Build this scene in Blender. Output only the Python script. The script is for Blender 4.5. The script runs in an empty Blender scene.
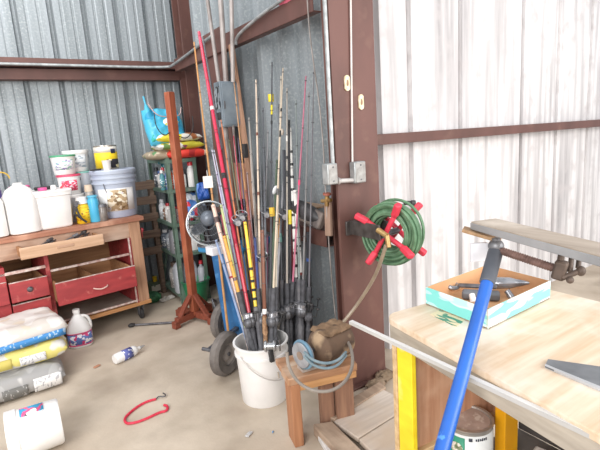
import bpy, bmesh, math, random
import numpy as np
from mathutils import Vector, Matrix, noise
# ------------------------------------------------------------------ camera
S = bpy.context.scene
COL = S.collection
F = 460.0
EYE = np.array([0.0, 0.0, 1.4])
def _n(v): return v/np.linalg.norm(v)
_d = _n(np.array([164.0, 2402.0, F]))
_x = np.array([717.0, -137.0, F]); _x = _n(_x-_d*_x.dot(_d))
_y = np.cross(_d, _x); _y = _y if _y[2] > 0 else -_y
R3 = np.array([_x, _y, -_d])                     # world from camera (right, down, forward)
cd = bpy.data.cameras.new('camera'); cd.sensor_width = 36; cd.lens = 36*F/600; cd.clip_start = 0.02
cam = bpy.data.objects.new('camera', cd); COL.objects.link(cam)
cr, cu, cb = R3[:, 0], -R3[:, 1], -R3[:, 2]
cam.matrix_world = Matrix(((cr[0], cu[0], cb[0], EYE[0]), (cr[1], cu[1], cb[1], EYE[1]), (cr[2], cu[2], cb[2], EYE[2]), (0, 0, 0, 1)))
S.camera = cam
# ------------------------------------------------------------------ light
S.view_settings.view_transform = 'Standard'; S.view_settings.look = 'None'
S.view_settings.gamma = 1; S.view_settings.use_curve_mapping = False
S.view_settings.exposure = 0.72
W = bpy.data.worlds.new('sky'); S.world = W; W.use_nodes = True
bg = W.node_tree.nodes['Background']; bg.inputs[0].default_value = (0.95, 0.965, 1.0, 1); bg.inputs[1].default_value = 0.56
def area(name, loc, target, sx, sy, power, color):
    l = bpy.data.lights.new(name, 'AREA'); l.shape = 'RECTANGLE'; l.size = sx; l.size_y = sy; l.energy = power; l.color = color
    o = bpy.data.objects.new(name, l); COL.objects.link(o); o.location = loc
    o.rotation_euler = (Vector(target)-Vector(loc)).to_track_quat('-Z', 'Y').to_euler()
    return o
area('daylight_through_door', (2.6, -2.2, 2.0), (2.2, 2.0, 0.7), 3.6, 2.6, 120, (1.0, 0.98, 0.95))
area('upper_wall_fill', (-0.6, 2.9, 3.9), (-0.4, 4.5, 2.7), 2.6, 0.9, 42, (1.0, 1.0, 1.0))  # unseen overhead fill, added to brighten the upper back wall
area('daylight_through_side_opening', (-2.6, -0.6, 2.5), (0.2, 3.4, 0.4), 2.6, 2.4, 130, (1.0, 0.98, 0.96))
# ------------------------------------------------------------------ pixel-ray helpers (real planes in the place)
def ray(u, v): return R3 @ np.array([u-300.0, v-225.0, F])
def Pz(u, v, z=0.0): r = ray(u, v); return Vector(EYE+r*(z-EYE[2])/r[2])
def Py(u, v, y): r = ray(u, v); return Vector(EYE+r*y/r[1])
def Px(u, v, x): r = ray(u, v); return Vector(EYE+r*x/r[0])
def Pd(u, v, d): return Vector(EYE+ray(u, v)*d/F)
def PN(u, v, c, a, off):                          # plane through c (x,y) turned by a about z, off along its local y
    ey = np.array([-math.sin(a), math.cos(a), 0]); c3 = np.array([c[0], c[1], 0]); r = ray(u, v)
    return Vector(EYE+r*((off-ey@(EYE-c3))/(ey@r)))
# ------------------------------------------------------------------ materials
def lin(c):
    if isinstance(c, str): c = [int(c[i:i+2], 16)/255 for i in (0, 2, 4)]
    return tuple((x/12.92 if x <= 0.04045 else ((x+0.055)/1.055)**2.4) for x in c)+(1.0,)
MATS = {}
def mat(name, c, rough=0.6, metal=0.0, c2=None, scale=8.0, stretch=(1, 1, 1), lo=0.35, hi=0.65, bump=0.0, bscale=None, c3=None, s3=3.0, t3=(0.58, 0.66), alpha=None, trans=0.0, emit=0.0, spec=None, detail=5.0, coord='Object'):
    if name in MATS: return MATS[name]
    m = bpy.data.materials.new(name); m.use_nodes = True; MATS[name] = m
    nt = m.node_tree; N = nt.nodes; L = nt.links; b = N['Principled BSDF']
    b.inputs['Base Color'].default_value = lin(c); b.inputs['Roughness'].default_value = rough; b.inputs['Metallic'].default_value = metal
    if spec is not None: b.inputs['Specular IOR Level'].default_value = spec
    if trans: b.inputs['Transmission Weight'].default_value = trans
    if alpha is not None: b.inputs['Alpha'].default_value = alpha
    tc = N.new('ShaderNodeTexCoord'); mp = N.new('ShaderNodeMapping'); mp.inputs['Scale'].default_value = stretch
    L.new(tc.outputs[coord], mp.inputs['Vector'])
    nz = N.new('ShaderNodeTexNoise'); nz.inputs['Scale'].default_value = scale; nz.inputs['Detail'].default_value = detail
    L.new(mp.outputs['Vector'], nz.inputs['Vector'])
    if c2 is None:
        cc = lin(c); c2l = tuple(min(1, x*0.8) for x in cc[:3])+(1,)
    else: c2l = lin(c2)
    rp = N.new('ShaderNodeValToRGB'); rp.color_ramp.elements[0].position = lo; rp.color_ramp.elements[1].position = hi
    rp.color_ramp.elements[0].color = lin(c); rp.color_ramp.elements[1].color = c2l
    L.new(nz.outputs['Fac'], rp.inputs['Fac']); out = rp.outputs['Color']
    if c3 is not None:
        n3 = N.new('ShaderNodeTexNoise'); n3.inputs['Scale'].default_value = s3; n3.inputs['Detail'].default_value = 4
        L.new(tc.outputs[coord], n3.inputs['Vector'])
        r3 = N.new('ShaderNodeValToRGB'); r3.color_ramp.elements[0].position = t3[0]; r3.color_ramp.elements[1].position = t3[1]
        L.new(n3.outputs['Fac'], r3.inputs['Fac'])
        mx = N.new('ShaderNodeMix'); mx.data_type = 'RGBA'
        L.new(r3.outputs['Color'], mx.inputs['Factor']); L.new(out, mx.inputs['A']); mx.inputs['B'].default_value = lin(c3); out = mx.outputs['Result']
    L.new(out, b.inputs['Base Color'])
    if bump:
        bp = N.new('ShaderNodeBump'); bp.inputs['Strength'].default_value = bump; bp.inputs['Distance'].default_value = 0.01
        if bscale:
            nb = N.new('ShaderNodeTexNoise'); nb.inputs['Scale'].default_value = bscale; L.new(mp.outputs['Vector'], nb.inputs['Vector']); L.new(nb.outputs['Fac'], bp.inputs['Height'])
        else: L.new(nz.outputs['Fac'], bp.inputs['Height'])
        L.new(bp.outputs['Normal'], b.inputs['Normal'])
    if emit: b.inputs['Emission Color'].default_value = lin(c); b.inputs['Emission Strength'].default_value = emit
    return m
def printed(name, base, inks, scale=60, rough=0.5):
    """paper or film with blotches of print: horizontal bars of ink"""
    if name in MATS: return MATS[name]
    m = mat(name, base, rough, c2=base)
    nt = m.node_tree; N = nt.nodes; L = nt.links; b = N['Principled BSDF']
    src = b.inputs['Base Color'].links[0].from_socket
    tc = N.new('ShaderNodeTexCoord')
    for i, (ink, th, st) in enumerate(inks):
        mp = N.new('ShaderNodeMapping'); mp.inputs['Scale'].default_value = st; mp.inputs['Location'].default_value = (i*3.7, i*1.9, i*2.3)
        L.new(tc.outputs['Object'], mp.inputs['Vector'])
        v = N.new('ShaderNodeTexNoise'); v.inputs['Scale'].default_value = scale; v.inputs['Detail'].default_value = 1
        L.new(mp.outputs['Vector'], v.inputs['Vector'])
        r = N.new('ShaderNodeValToRGB'); r.color_ramp.elements[0].position = th; r.color_ramp.elements[1].position = th+0.02
        L.new(v.outputs['Fac'], r.inputs['Fac'])
        mx = N.new('ShaderNodeMix'); mx.data_type = 'RGBA'; L.new(r.outputs['Color'], mx.inputs['Factor']); L.new(src, mx.inputs['A']); mx.inputs['B'].default_value = lin(ink)
        src = mx.outputs['Result']
    L.new(src, b.inputs['Base Color'])
    return m
def wood(name, c, c2, rough=0.65, axis='x', c3=None, s3=4):
    st = {'x': (1, 14, 14), 'y': (14, 1, 14), 'z': (14, 14, 1)}[axis]
    return mat(name, c, rough, c2=c2, scale=3.0, stretch=st, lo=0.3, hi=0.7, bump=0.15, c3=c3, s3=s3, t3=(0.5, 0.7))
# ------------------------------------------------------------------ mesh builder
def rotm(rx=0, ry=0, rz=0): return Matrix.Rotation(rz, 4, 'Z') @ Matrix.Rotation(ry, 4, 'Y') @ Matrix.Rotation(rx, 4, 'X')
def frame(p, q, up=(0, 0, 1)):
    z = (Vector(q)-Vector(p)).normalized(); u = Vector(up)
    if abs(z.dot(u)) > 0.97: u = Vector((0, 1, 0))
    x = u.cross(z).normalized(); y = z.cross(x)
    return Matrix(((x[0], y[0], z[0], p[0]), (x[1], y[1], z[1], p[1]), (x[2], y[2], z[2], p[2]), (0, 0, 0, 1)))
class MB:
    def __init__(s): s.bm = bmesh.new()
    def box(s, c, sz, M=None, rx=0, ry=0, rz=0):
        T = Matrix.Translation(Vector(c)) @ rotm(rx, ry, rz)
        if M is not None: T = M @ T
        vs = [s.bm.verts.new(T @ Vector((sz[0]*i/2, sz[1]*j/2, sz[2]*k/2))) for i in (-1, 1) for j in (-1, 1) for k in (-1, 1)]
        for f in ((0, 1, 3, 2), (4, 6, 7, 5), (0, 4, 5, 1), (2, 3, 7, 6), (0, 2, 6, 4), (1, 5, 7, 3)): s.bm.faces.new([vs[i] for i in f])
        return s
    def span(s, x0, x1, y0, y1, z0, z1, M=None): return s.box(((x0+x1)/2, (y0+y1)/2, (z0+z1)/2), (abs(x1-x0), abs(y1-y0), abs(z1-z0)), M)
    def beam(s, p, q, w, h, up=(0, 0, 1)):
        M = frame(p, q, up); l = (Vector(q)-Vector(p)).length
        return s.box((0, 0, l/2), (w, h, l), M)
    def hexa(s, bot, top):
        v = [s.bm.verts.new(Vector(p)) for p in list(bot)+list(top)]; n = len(bot)
        s.bm.faces.new(v[:n][::-1]); s.bm.faces.new(v[n:])
        for i in range(n): s.bm.faces.new([v[i], v[(i+1) % n], v[n+(i+1) % n], v[n+i]])
        return s
    def cyl(s, p, q, r0, r1=None, n=16, caps=True):
        r1 = r0 if r1 is None else r1; l = (Vector(q)-Vector(p)).length
        return s.lathe([(0, 0)]*caps+[(r0, 0), (r1, l)]+[(0, l)]*caps, n, frame(p, q))
    def lathe(s, prof, n=24, M=None, a0=0.0, a1=2*math.pi, sq=0.0):
        M = M or Matrix(); full = abs(a1-a0) > 2*math.pi-1e-4; cnt = n if full else n+1; prev = None
        for r, z in prof:
            if r < 1e-6: ring = [s.bm.verts.new(M @ Vector((0, 0, z)))]
            else:
                ring = []
                for i in range(cnt):
                    a = a0+(a1-a0)*i/n; c, d = math.cos(a), math.sin(a)
                    k = 1.0
                    if sq: k = (abs(c)**(2+sq*6)+abs(d)**(2+sq*6))**(-1/(2+sq*6))
                    ring.append(s.bm.verts.new(M @ Vector((r*c*k, r*d*k, z))))
            if prev is not None and not (len(prev) == 1 and len(ring) == 1):
                for i in range(n):
                    j = (i+1) % cnt
                    if len(prev) == 1: f = [prev[0], ring[i], ring[j]]
                    elif len(ring) == 1: f = [prev[i], ring[0], prev[j]]
                    else: f = [prev[i], prev[j], ring[j], ring[i]]
                    try: s.bm.faces.new(f)
                    except ValueError: pass
            prev = ring
        return s
    def tube(s, pts, r, n=8, closed=False, smooth=0):
        P = [Vector(p) for p in pts]
        for _ in range(smooth):
            Q = [] if closed else [P[0]]
            m = len(P) if closed else len(P)-1
            for i in range(m):
                a, b = P[i], P[(i+1) % len(P)]; Q += [a*0.75+b*0.25, a*0.25+b*0.75]
            if not closed: Q.append(P[-1])
            P = Q
        rs = r if isinstance(r, (list, tuple)) else None
        rings = []; t0 = (P[1]-P[0]).normalized(); u = Vector((0, 0, 1)) if abs(t0.z) < 0.9 else Vector((1, 0, 0)); u = (u-t0*u.dot(t0)).normalized()
        for i, p in enumerate(P):
            if closed: t = (P[(i+1) % len(P)]-P[i-1]).normalized()
            else: t = (P[min(i+1, len(P)-1)]-P[max(i-1, 0)]).normalized()
            u = (u-t*u.dot(t)).normalized(); w = t.cross(u)
            k = i/(len(P)-1); rr = (rs[0]*(1-k)+rs[1]*k) if rs else r
            rings.append([s.bm.verts.new(p+(u*math.cos(2*math.pi*j/n)+w*math.sin(2*math.pi*j/n))*rr) for j in range(n)])
        for i in range(len(rings)-(0 if closed else 1)):
            a, b = rings[i], rings[(i+1) % len(rings)]
            for j in range(n): s.bm.faces.new([a[j], a[(j+1) % n], b[(j+1) % n], b[j]])
        if not closed: s.bm.faces.new(rings[0][::-1]); s.bm.faces.new(rings[-1])
        return s
    def torus(s, M, R, r, n=32, m=8, a0=0, a1=2*math.pi):
        full = abs(a1-a0) > 6.28; k = n if full else n+1
        return s.tube([M @ Vector((R*math.cos(a0+(a1-a0)*i/n), R*math.sin(a0+(a1-a0)*i/n), 0)) for i in range(k)], r, m, closed=full)
    def ell(s, M, r, n=20, m=12, seed=0, amp=0.0, fr=3):
        rings = []
        for j in range(m+1):
            th = math.pi*j/m; ring = []
            for i in range(1 if j in (0, m) else n):
                a = 2*math.pi*i/n; v = Vector((math.sin(th)*math.cos(a), math.sin(th)*math.sin(a), -math.cos(th)))
                k = 1+amp*noise.noise(v*fr+Vector((seed, seed*2, 0)))
                ring.append(s.bm.verts.new(M @ Vector((v.x*r[0]*k, v.y*r[1]*k, v.z*r[2]*k))))
            rings.append(ring)
        for a, b in zip(rings, rings[1:]):
            for i in range(n):
                j = (i+1) % n
                if len(a) == 1: s.bm.faces.new([a[0], b[j], b[i]])
                elif len(b) == 1: s.bm.faces.new([a[i], a[j], b[0]])
                else: s.bm.faces.new([a[i], a[j], b[j], b[i]])
        return s
    def bag(s, M, sx, sy, sz, seed=0, n=26, wr=0.012, flat=4.0, sag=None):
        """filled sack lying down: crimped edges, wrinkled top and bottom"""
        g = {}
        for side in (1, -1):
            for i in range(n+1):
                for j in range(n+1):
                    u = 2*i/n-1; v = 2*j/n-1; edge = i in (0, n) or j in (0, n)
                    if edge and side < 0: g[(side, i, j)] = g[(1, i, j)]; continue
                    h = max(0, (1-abs(u)**flat))**0.45*max(0, (1-abs(v)**flat))**0.45
                    nn = noise.noise(Vector((u*2.2+seed, v*2.2, seed*1.7+side)))+0.5*noise.noise(Vector((u*6+seed, v*6, seed)))
                    x = u*sx/2*(1-0.05*(1-h)*abs(v)); y = v*sy/2*(1-0.05*(1-h)*abs(u))
                    z = side*sz/2*h+(wr*nn*(1 if side > 0 else 0.25))
                    if side < 0: z = max(z, -sz/2)
                    if sag: z += sag(u, v)
                    g[(side, i, j)] = s.bm.verts.new(M @ Vector((x, y, z)))
        for side in (1, -1):
            for i in range(n):
                for j in range(n):
                    q = [g[(side, i, j)], g[(side, i+1, j)], g[(side, i+1, j+1)], g[(side, i, j+1)]]
                    s.bm.faces.new(q if side > 0 else q[::-1])
        return s
    def prism(s, poly, z0, z1, M=None):
        M = M or Matrix()
        return s.hexa([M @ Vector((x, y, z0)) for x, y in poly], [M @ Vector((x, y, z1)) for x, y in poly])
    def build(s, name, m, parent=None, bevel=0.0, world=True, ang=35, solid=0.0, sub=0, kind=None, seg=2):
        bmesh.ops.recalc_face_normals(s.bm, faces=s.bm.faces)
        root = parent
        while root is not None and root.parent is not None: root = root.parent
        if root is not None and world:
            T = (Matrix.Translation(root.location) @ root.rotation_euler.to_matrix().to_4x4()).inverted()
            bmesh.ops.transform(s.bm, matrix=T, verts=s.bm.verts)
        me = bpy.data.meshes.new(name); s.bm.to_mesh(me); s.bm.free()
        me.polygons.foreach_set('use_smooth', [True]*len(me.polygons)); me.set_sharp_from_angle(angle=math.radians(ang))
        me.materials.append(m); o = bpy.data.objects.new(name, me); COL.objects.link(o)
        if parent is not None: o.parent = parent
        if solid: k = o.modifiers.new('solid', 'SOLIDIFY'); k.thickness = solid; k.offset = 0
        if bevel: k = o.modifiers.new('bevel', 'BEVEL'); k.width = bevel; k.segments = seg; k.limit_method = 'ANGLE'
        if sub: k = o.modifiers.new('sub', 'SUBSURF'); k.levels = sub; k.render_levels = sub
        if kind: o['kind'] = kind
        return o
def thing(name, label, cat, loc=(0, 0, 0), rz=0.0, group=None):
    o = bpy.data.objects.new(name, None); COL.objects.link(o); o.empty_display_size = 0.05
    o.location = loc; o.rotation_euler = (0, 0, rz); o['label'] = label; o['category'] = cat
    if group: o['group'] = group
    return o
def tag(o, label, cat, group=None):
    o['label'] = label; o['category'] = cat
    if group: o['group'] = group
    return o
def LM(x, y, z, rz=0.0, rx=0.0, ry=0.0): return Matrix.Translation((x, y, z)) @ rotm(rx, ry, rz)
def struct(o): o['kind'] = 'structure'; return o
# ------------------------------------------------------------------ shared materials
STEEL = mat('brown_painted_steel', '68463f', 0.55, c2='523731', scale=5, stretch=(1, 1, 0.4), lo=0.35, hi=0.75, c3='74554a', s3=9, t3=(0.56, 0.8), bump=0.05)
GALV = mat('galvanized_sheet', '979ea2', 0.5, 0.2, c2='858c8f', scale=3.5, stretch=(6, 6, 0.12), lo=0.36, hi=0.64, c3='a8aeb1', s3=60, t3=(0.50, 0.75), bump=0.0)
GALVW = mat('oxidised_white_sheet', 'dad7d7', 0.6, 0.05, c2='8f8b8d', scale=3.4, stretch=(4, 4, 0.22), lo=0.42, hi=0.78, c3='bbb6b6', s3=9, t3=(0.5, 0.8))
ZINC = mat('zinc_conduit', 'b9bcbc', 0.4, 0.5, c2='949898', scale=20)
PIPE = mat('grey_pipe', 'a8a09c', 0.5, 0.1, c2='807974', scale=10)
DARK = mat('black_rubber', '2b2a2b', 0.6, c2='3c3a3a', scale=30)
GREYM = mat('dull_grey_metal', '77777a', 0.45, 0.5, c2='55555a', scale=25)
WHITEP = mat('white_plastic', 'eceae8', 0.35, c2='e0dedb', scale=6)
# ------------------------------------------------------------------ the building
fl = MB(); fl.span(-3.2, 5.6, -3.2, 4.6, -0.08, 0)
m = mat('dusty_concrete', 'c9bba9', 0.8, c2='ac9d8b', scale=3.0, lo=0.34, hi=0.68, c3='948575', s3=2.0, t3=(0.52, 0.78), bump=0.12, bscale=60)
struct(fl.build('floor', m))
def sheet(name, p0, p1, out, ribs, z0, z1, m, minor=True, depth=0.032, w=0.034, waves=None):
    """corrugated wall sheet from p0 to p1 in plan; ribs = distances of rib centres along it"""
    p0 = Vector(p0); p1 = Vector(p1); t = (p1-p0); Lh = t.length; t.normalize(); out = Vector(out)
    prof = [(0.0, 0.0)]
    rs = sorted(r for r in ribs if 0.07 < r < Lh-0.07)
    for i, r in enumerate(rs):
        prof += [(r-w, 0), (r-w*0.45, depth), (r+w*0.45, depth), (r+w, 0)]
        nx = rs[i+1] if i+1 < len(rs) else Lh
        if minor and nx-r > 0.2:
            for k in (1, 2):
                c = r+(nx-r)*k/3; prof += [(c-0.016, 0), (c-0.008, 0.004), (c+0.008, 0.004), (c+0.016, 0)]
    prof.append((Lh, 0.0))
    b = MB(); rows = []
    for z in (z0, z1):
        rows.append([b.bm.verts.new((p0.x+t.x*s_+out.x*d_, p0.y+t.y*s_+out.y*d_, z)) for s_, d_ in prof])
    for i in range(len(prof)-1): b.bm.faces.new([rows[0][i], rows[0][i+1], rows[1][i+1], rows[1][i]])
    o = b.build(name, m, solid=0.002); o.data.polygons.foreach_set('use_smooth', [False]*len(o.data.polygons)); return struct(o)
ZT = 3.5
sheet('wall_back', (-2.6, 4.5), (1.72, 4.5), (0, 1), [2.93+0.262*k-0.262*11 for k in range(0, 17)], 0, ZT, GALV, minor=True, depth=0.05, w=0.024)
sheet('wall_inner', (1.72, 4.5), (1.72, 2.06), (-1, 0), [0.15+0.285*k for k in range(0, 9)], 0, ZT, GALV, minor=False, depth=0.07, w=0.06)
sheet('wall_right', (1.72, 2.06), (5.4, 2.06), (0, 1), [0.22, 0.48, 0.96, 1.68, 2.18, 2.70, 3.2], 0, ZT, GALVW, minor=False, depth=0.05, w=0.022)
# columns and girts
c = MB(); c.span(1.44, 1.725, 1.85, 1.868, 0, ZT); c.span(1.592, 1.606, 1.868, 2.03, 0, ZT); c.span(1.54, 1.70, 2.03, 2.045, 0, ZT)
c.span(1.42, 1.76, 1.82, 2.04, 0, 0.014)
struct(c.build('trim_1', STEEL, bevel=0.003))
c = MB(); c.span(1.595, 1.705, 4.22, 4.235, 0, ZT); c.span(1.645, 1.657, 4.235, 4.38, 0, ZT); c.span(1.595, 1.705, 4.38, 4.395, 0, ZT)
struct(c.build('trim_2', STEEL, bevel=0.003))
def cgirt(name, p, q, h, dep, inward):
    """C-shaped girt: web in front, lips top and bottom towards the wall"""
    p = Vector(p); q = Vector(q); b = MB(); n = Vector(inward)
    t = (q-p).normalized()
    def bx(off0, off1, z0, z1):
        pts = []
        for z in (z0, z1):
            pts.append([p+n*off0+Vector((0, 0, z)), q+n*off0+Vector((0, 0, z)), q+n*off1+Vector((0, 0, z)), p+n*off1+Vector((0, 0, z))])
        b.hexa(pts[0], pts[1])
    bx(0, 0.006, 0, h); bx(0, -dep, 0, 0.006); bx(0, -dep, h-0.006, h)
    return struct(b.build(name, STEEL, bevel=0.002))
cgirt('trim_3', (-2.6, 4.38, 1.985), (1.595, 4.38, 2.0), 0.085, 0.10, (0, -1, 0))
cgirt('trim_4', (1.50, 2.05, 2.03), (1.50, 4.20, 2.05), 0.105, 0.05, (-1, 0, 0))
cgirt('trim_5', (1.50, 2.05, 0.775), (1.50, 3.6, 0.775), 0.095, 0.20, (-1, 0, 0))
cgirt('trim_6', (1.745, 1.96, 1.325), (5.4, 1.96, 1.31), 0.06, 0.09, (0, -1, 0))
b = MB(); b.span(1.512, 1.53, 3.19, 3.56, 0.0, 2.22); struct(b.build('trim_7', STEEL, bevel=0.002))
# upper lip with a bright ledge over the back girt
b = MB(); b.span(-2.6, 1.595, 4.30, 4.48, 2.09, 2.098); b.span(-2.6, 1.595, 4.296, 4.302, 2.09, 2.15)
struct(b.build('trim_8', STEEL, bevel=0.002))
# ------------------------------------------------------------------ electrics
def conduit(name, pts, r, label, m=ZINC, sm=2):
    b = MB(); b.tube(pts, r, 10, smooth=sm); o = b.build(name, m); return tag(o, label, 'conduit')
conduit('conduit', [(-2.5, 4.27, 2.095), (0.6, 4.27, 2.095), (1.43, 4.25, 2.09), (1.47, 4.15, 2.1), (1.48, 3.3, 2.17)], 0.011, 'thin silver conduit running along the brown girt of the back wall')
p = [Px(236, 45, 1.47), Px(236, 38, 1.47), Px(243, 30, 1.47), Px(262, 14, 1.47), Px(282, 0, 1.47), Px(300, -14, 1.47)]
conduit('conduit', p, 0.010, 'silver conduit bending up and away above the inner girt', sm=2)
p = [Py(352.5, 166, 1.84), Py(350, -60, 1.84)]
conduit('conduit', p, 0.005, 'thin white vertical wire conduit down the middle of the brown column', mat('white_wire', 'd2c8c4', 0.5), sm=0)
p = [Py(333, 166, 1.86), Py(321.5, -60, 1.86)]
conduit('conduit', p, 0.010, 'thick silver conduit down the left edge of the brown column', sm=0)
def jbox(u0, v0, u1, v1, y, dep, label):
    a = Py(u0, v0, y); c_ = Py(u1, v1, y); x0, x1, z0, z1 = a.x, c_.x, c_.z, a.z
    t = thing('junction_box', label, 'electrical box', ((x0+x1)/2, y, z0))
    b = MB(); b.span(x0, x1, y, y+dep, z0, z1); b.build('body', ZINC, t, bevel=0.006)
    b = MB(); b.span(x0+0.005, x1-0.005, y-0.003, y, z0+0.005, z1-0.005); cv = b.build('cover_plate', mat('box_cover', 'a9a7a4', 0.5, 0.3, c2='8a8784', scale=30), t, bevel=0.002)
    b = MB()
    for z in (z0+0.018, z1-0.018): b.cyl(((x0+x1)/2, y-0.006, z), ((x0+x1)/2, y-0.002, z), 0.004)
    b.build('screw', GREYM, cv)
    return t
jbox(327.5, 164, 338.5, 184, 1.805, 0.05, 'rusty grey junction box left of the brown column edge')
jbox(354.5, 162, 366.5, 182, 1.805, 0.045, 'smaller clean silver junction box on the brown column face')
b = MB(); a = Py(338, 181, 1.83); c_ = Py(355, 180, 1.83); b.beam(a, c_, 0.028, 0.022); b.cyl(a+Vector((0.012, 0, 0)), a+Vector((-0.004, 0, 0)), 0.018)
tag(b.build('conduit_fitting', mat('cast_fitting', 'c9c4c2', 0.5, 0.2, c2='aaa5a2'), bevel=0.008), 'whitish cast fitting joining the two junction boxes', 'conduit')
for u, v, lab in ((347, 83, 'upper pale oval hole plate on the brown column'), (361, 102, 'lower pale oval hole plate on the brown column')):
    a = Py(u, v, 1.845); b = MB()
    b.prism([(0.016*math.cos(t_)*1.0, 0.016*math.sin(t_)+(0.022 if math.sin(t_) > 0 else -0.022)) for t_ in [2*math.pi*i/20 for i in range(20)]], -0.004, 0.004, LM(a.x, a.y, a.z, rx=math.pi/2))
    t = thing('cover_plate', lab, 'cover plate', a)
    o = b.build('plate', mat('cream_plate', 'e6dcc2', 0.6, c2='c9b58f', scale=60), t)
    b = MB(); b.prism([(0.006*math.cos(t_), 0.016*math.sin(t_)) for t_ in [2*math.pi*i/14 for i in range(14)]], 0.004, 0.006, LM(a.x, a.y, a.z, rx=math.pi/2)); b.build('slot', mat('brown_slot', '9a7a60', 0.7), t)
# disconnect box on a weathered board, pipes into its top and bottom
t = thing('backing_board', 'long weathered plank standing upright behind the grey breaker box', 'board', (1.48, 3.0, 0.6))
b = MB(); a = Px(231, 44, 1.47); q = Px(255, 215, 1.47); b.beam(a, q, 0.06, 0.02, up=(1, 0, 0)); b.build('plank', wood('weathered_plank', 'c0977c', '96705a', 0.7, 'z'), t, bevel=0.003)
def facebox(t, u0, v0, u1, v1, x0, x1, name, m, bev=0.004):
    a = Px(u0, v0, x0); c_ = Px(u1, v1, x0); b = MB(); b.span(x0, x1, c_.y, a.y, c_.z, a.z); return b.build(name, m, t, bevel=bev)
BX = mat('grey_enamel', '87929a', 0.45, 0.1, c2='74808a', scale=12)
z0, z1 = 1.50, 1.80
t = thing('breaker_box', 'grey breaker box with dark lettered label hanging among fishing rods', 'breaker box', (1.40, 2.98, z0))
b = MB(); b.span(1.335, 1.485, 2.935, 3.035, z0, z1); b.build('body', BX, t, bevel=0.006)
b = MB(); b.span(1.345, 1.475, 2.926, 2.936, z0+0.012, z1-0.012); d = b.build('door', BX, t, bevel=0.003)
b = MB(); b.span(1.35, 1.36, 2.920, 2.927, z0+0.12, z0+0.17); b.build('latch', GREYM, d, bevel=0.002)
b = MB(); b.span(1.331, 1.335, 2.945, 3.025, z0+0.12, z1-0.03); b.build('label', printed('box_label', '8f989e', [('23262a', 0.50, (1.0, 1, 0.6))], 45), t)
b = MB(); b.span(1.325, 1.336, 2.955, 2.985, z0+0.05, z0+0.10); b.span(1.325, 1.336, 2.995, 3.02, z0+0.05, z0+0.10); b.build('switch', DARK, t, bevel=0.003)
for i, (u, u2, lab) in enumerate(((219, 204, 'leftmost pale pipe entering the top of the grey breaker box'), (226, 219, 'middle pale pipe entering the top of the grey breaker box'), (233, 231, 'rightmost pale pipe entering the top of the grey breaker box'))):
    a = Px(u, 82, 1.415); q = Px(u2, -25, 1.45); conduit('pipe', [a, q], 0.014 if i != 1 else 0.018, lab, mat('pale_pipe', 'b0a8a4', 0.5, 0.1, c2='8c837f', scale=8), sm=0)
for i, (u, u2, v2, r, lab) in enumerate(((225, 237, 250, 0.019, 'thick grey pipe running down from the breaker box between rods'), (233, 240, 200, 0.009, 'thin grey pipe below the right end of the breaker box'))):
    a = Px(u, 125, 1.41); q = Px(u2, v2, 1.47); conduit('pipe', [a, q], r, lab, PIPE, sm=0)
b = MB(); a = Px(230, 163, 1.46); q = Px(247, 200, 1.46); b.span(1.465, 1.485, q.y, a.y, q.z, a.z)
tag(b.build('backing_board', wood('reddish_board', 'b98870', '9a6a55', 0.7, 'z'), bevel=0.003), 'short reddish brown board fixed below the breaker box', 'board')
b = MB(); a = Px(241, 144, 1.40); q = Px(245, 158, 1.40); b.span(1.40, 1.43, q.y, a.y, q.z, a.z); tag(b.build('plug', DARK, bevel=0.004), 'black plug hanging below the breaker box', 'plug')
# pink bag on the upper girt
a = Px(291, 2, 1.52); b = MB(); b.ell(LM(a.x, a.y, 2.175), (0.05, 0.12, 0.05), amp=0.2, seed=2)
tag(b.build('plastic_bag', printed('pink_film', 'f07a96', [('6f8fd0', 0.6, (1, 1, 1))], 20)), 'pink and blue plastic bag lying on top of the inner girt', 'bag')
# hose reel on the column
rc = Py(392, 232, 1.62)
t = thing('hose_reel', 'wall mounted hose reel with red arms and coiled green hose', 'hose reel', (rc.x, rc.y, rc.z))
RED = mat('faded_red_paint', 'd83a4e', 0.5, c2='c23246', scale=12)
ax = Vector((-0.965, -0.26, 0.02)).normalized()      # axle points left
Mr = frame(rc, rc+ax)
hose = MB(); random.seed(4)
for k in range(44):
    R0 = random.choice((0.092, 0.106, 0.12, 0.134, 0.148))+random.uniform(-0.005, 0.005); zz = random.uniform(-0.046, 0.046)
    w1, w2 = random.uniform(-.008, .008), random.uniform(-.008, .008); e_ = random.uniform(-.012, .012)
    hose.torus(Mr @ Matrix.Translation((w1, w2, zz)) @ rotm(e_*4, w1*5, 0), R0, 0.0076, 36, 7)
hose.build('hose', mat('green_hose', '67896a', 0.45, c2='4a6b4d', scale=25), t)
b = MB(); b.cyl(Mr @ Vector((0, 0, -0.07)), Mr @ Vector((0, 0, 0.1)), 0.016); b.build('axle', GREYM, t)
for side in (-0.062, 0.066):
    for k in range(4):
        a = math.radians(50+90*k+(10 if side > 0 else 0)); b = MB()
        for (ra, rb, w, h, za, zb) in ((0.0, 0.118, 0.022, 0.026, side, side), (0.108, 0.178, 0.03, 0.036, side, side*1.35)):
            b.beam(Mr @ Vector((ra*math.cos(a), ra*math.sin(a), za)), Mr @ Vector((rb*math.cos(a), rb*math.sin(a), zb)), w, h, up=tuple(ax))
        b.build('arm', RED, t, bevel=0.008)
b = MB(); b.beam((1.475, 1.845, rc.z+0.005), (1.58, 1.845, rc.z+0.005), 0.012, 0.075)
b.beam(Py(350, 227, 1.84), Py(380, 233, 1.58), 0.008, 0.075); b.beam(Py(362, 222, 1.84), Py(388, 227, 1.66), 0.008, 0.06); b.build('bracket', mat('dark_iron', '5e5856', 0.55, 0.4, c2='423d3a', scale=20), t, bevel=0.003)
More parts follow.
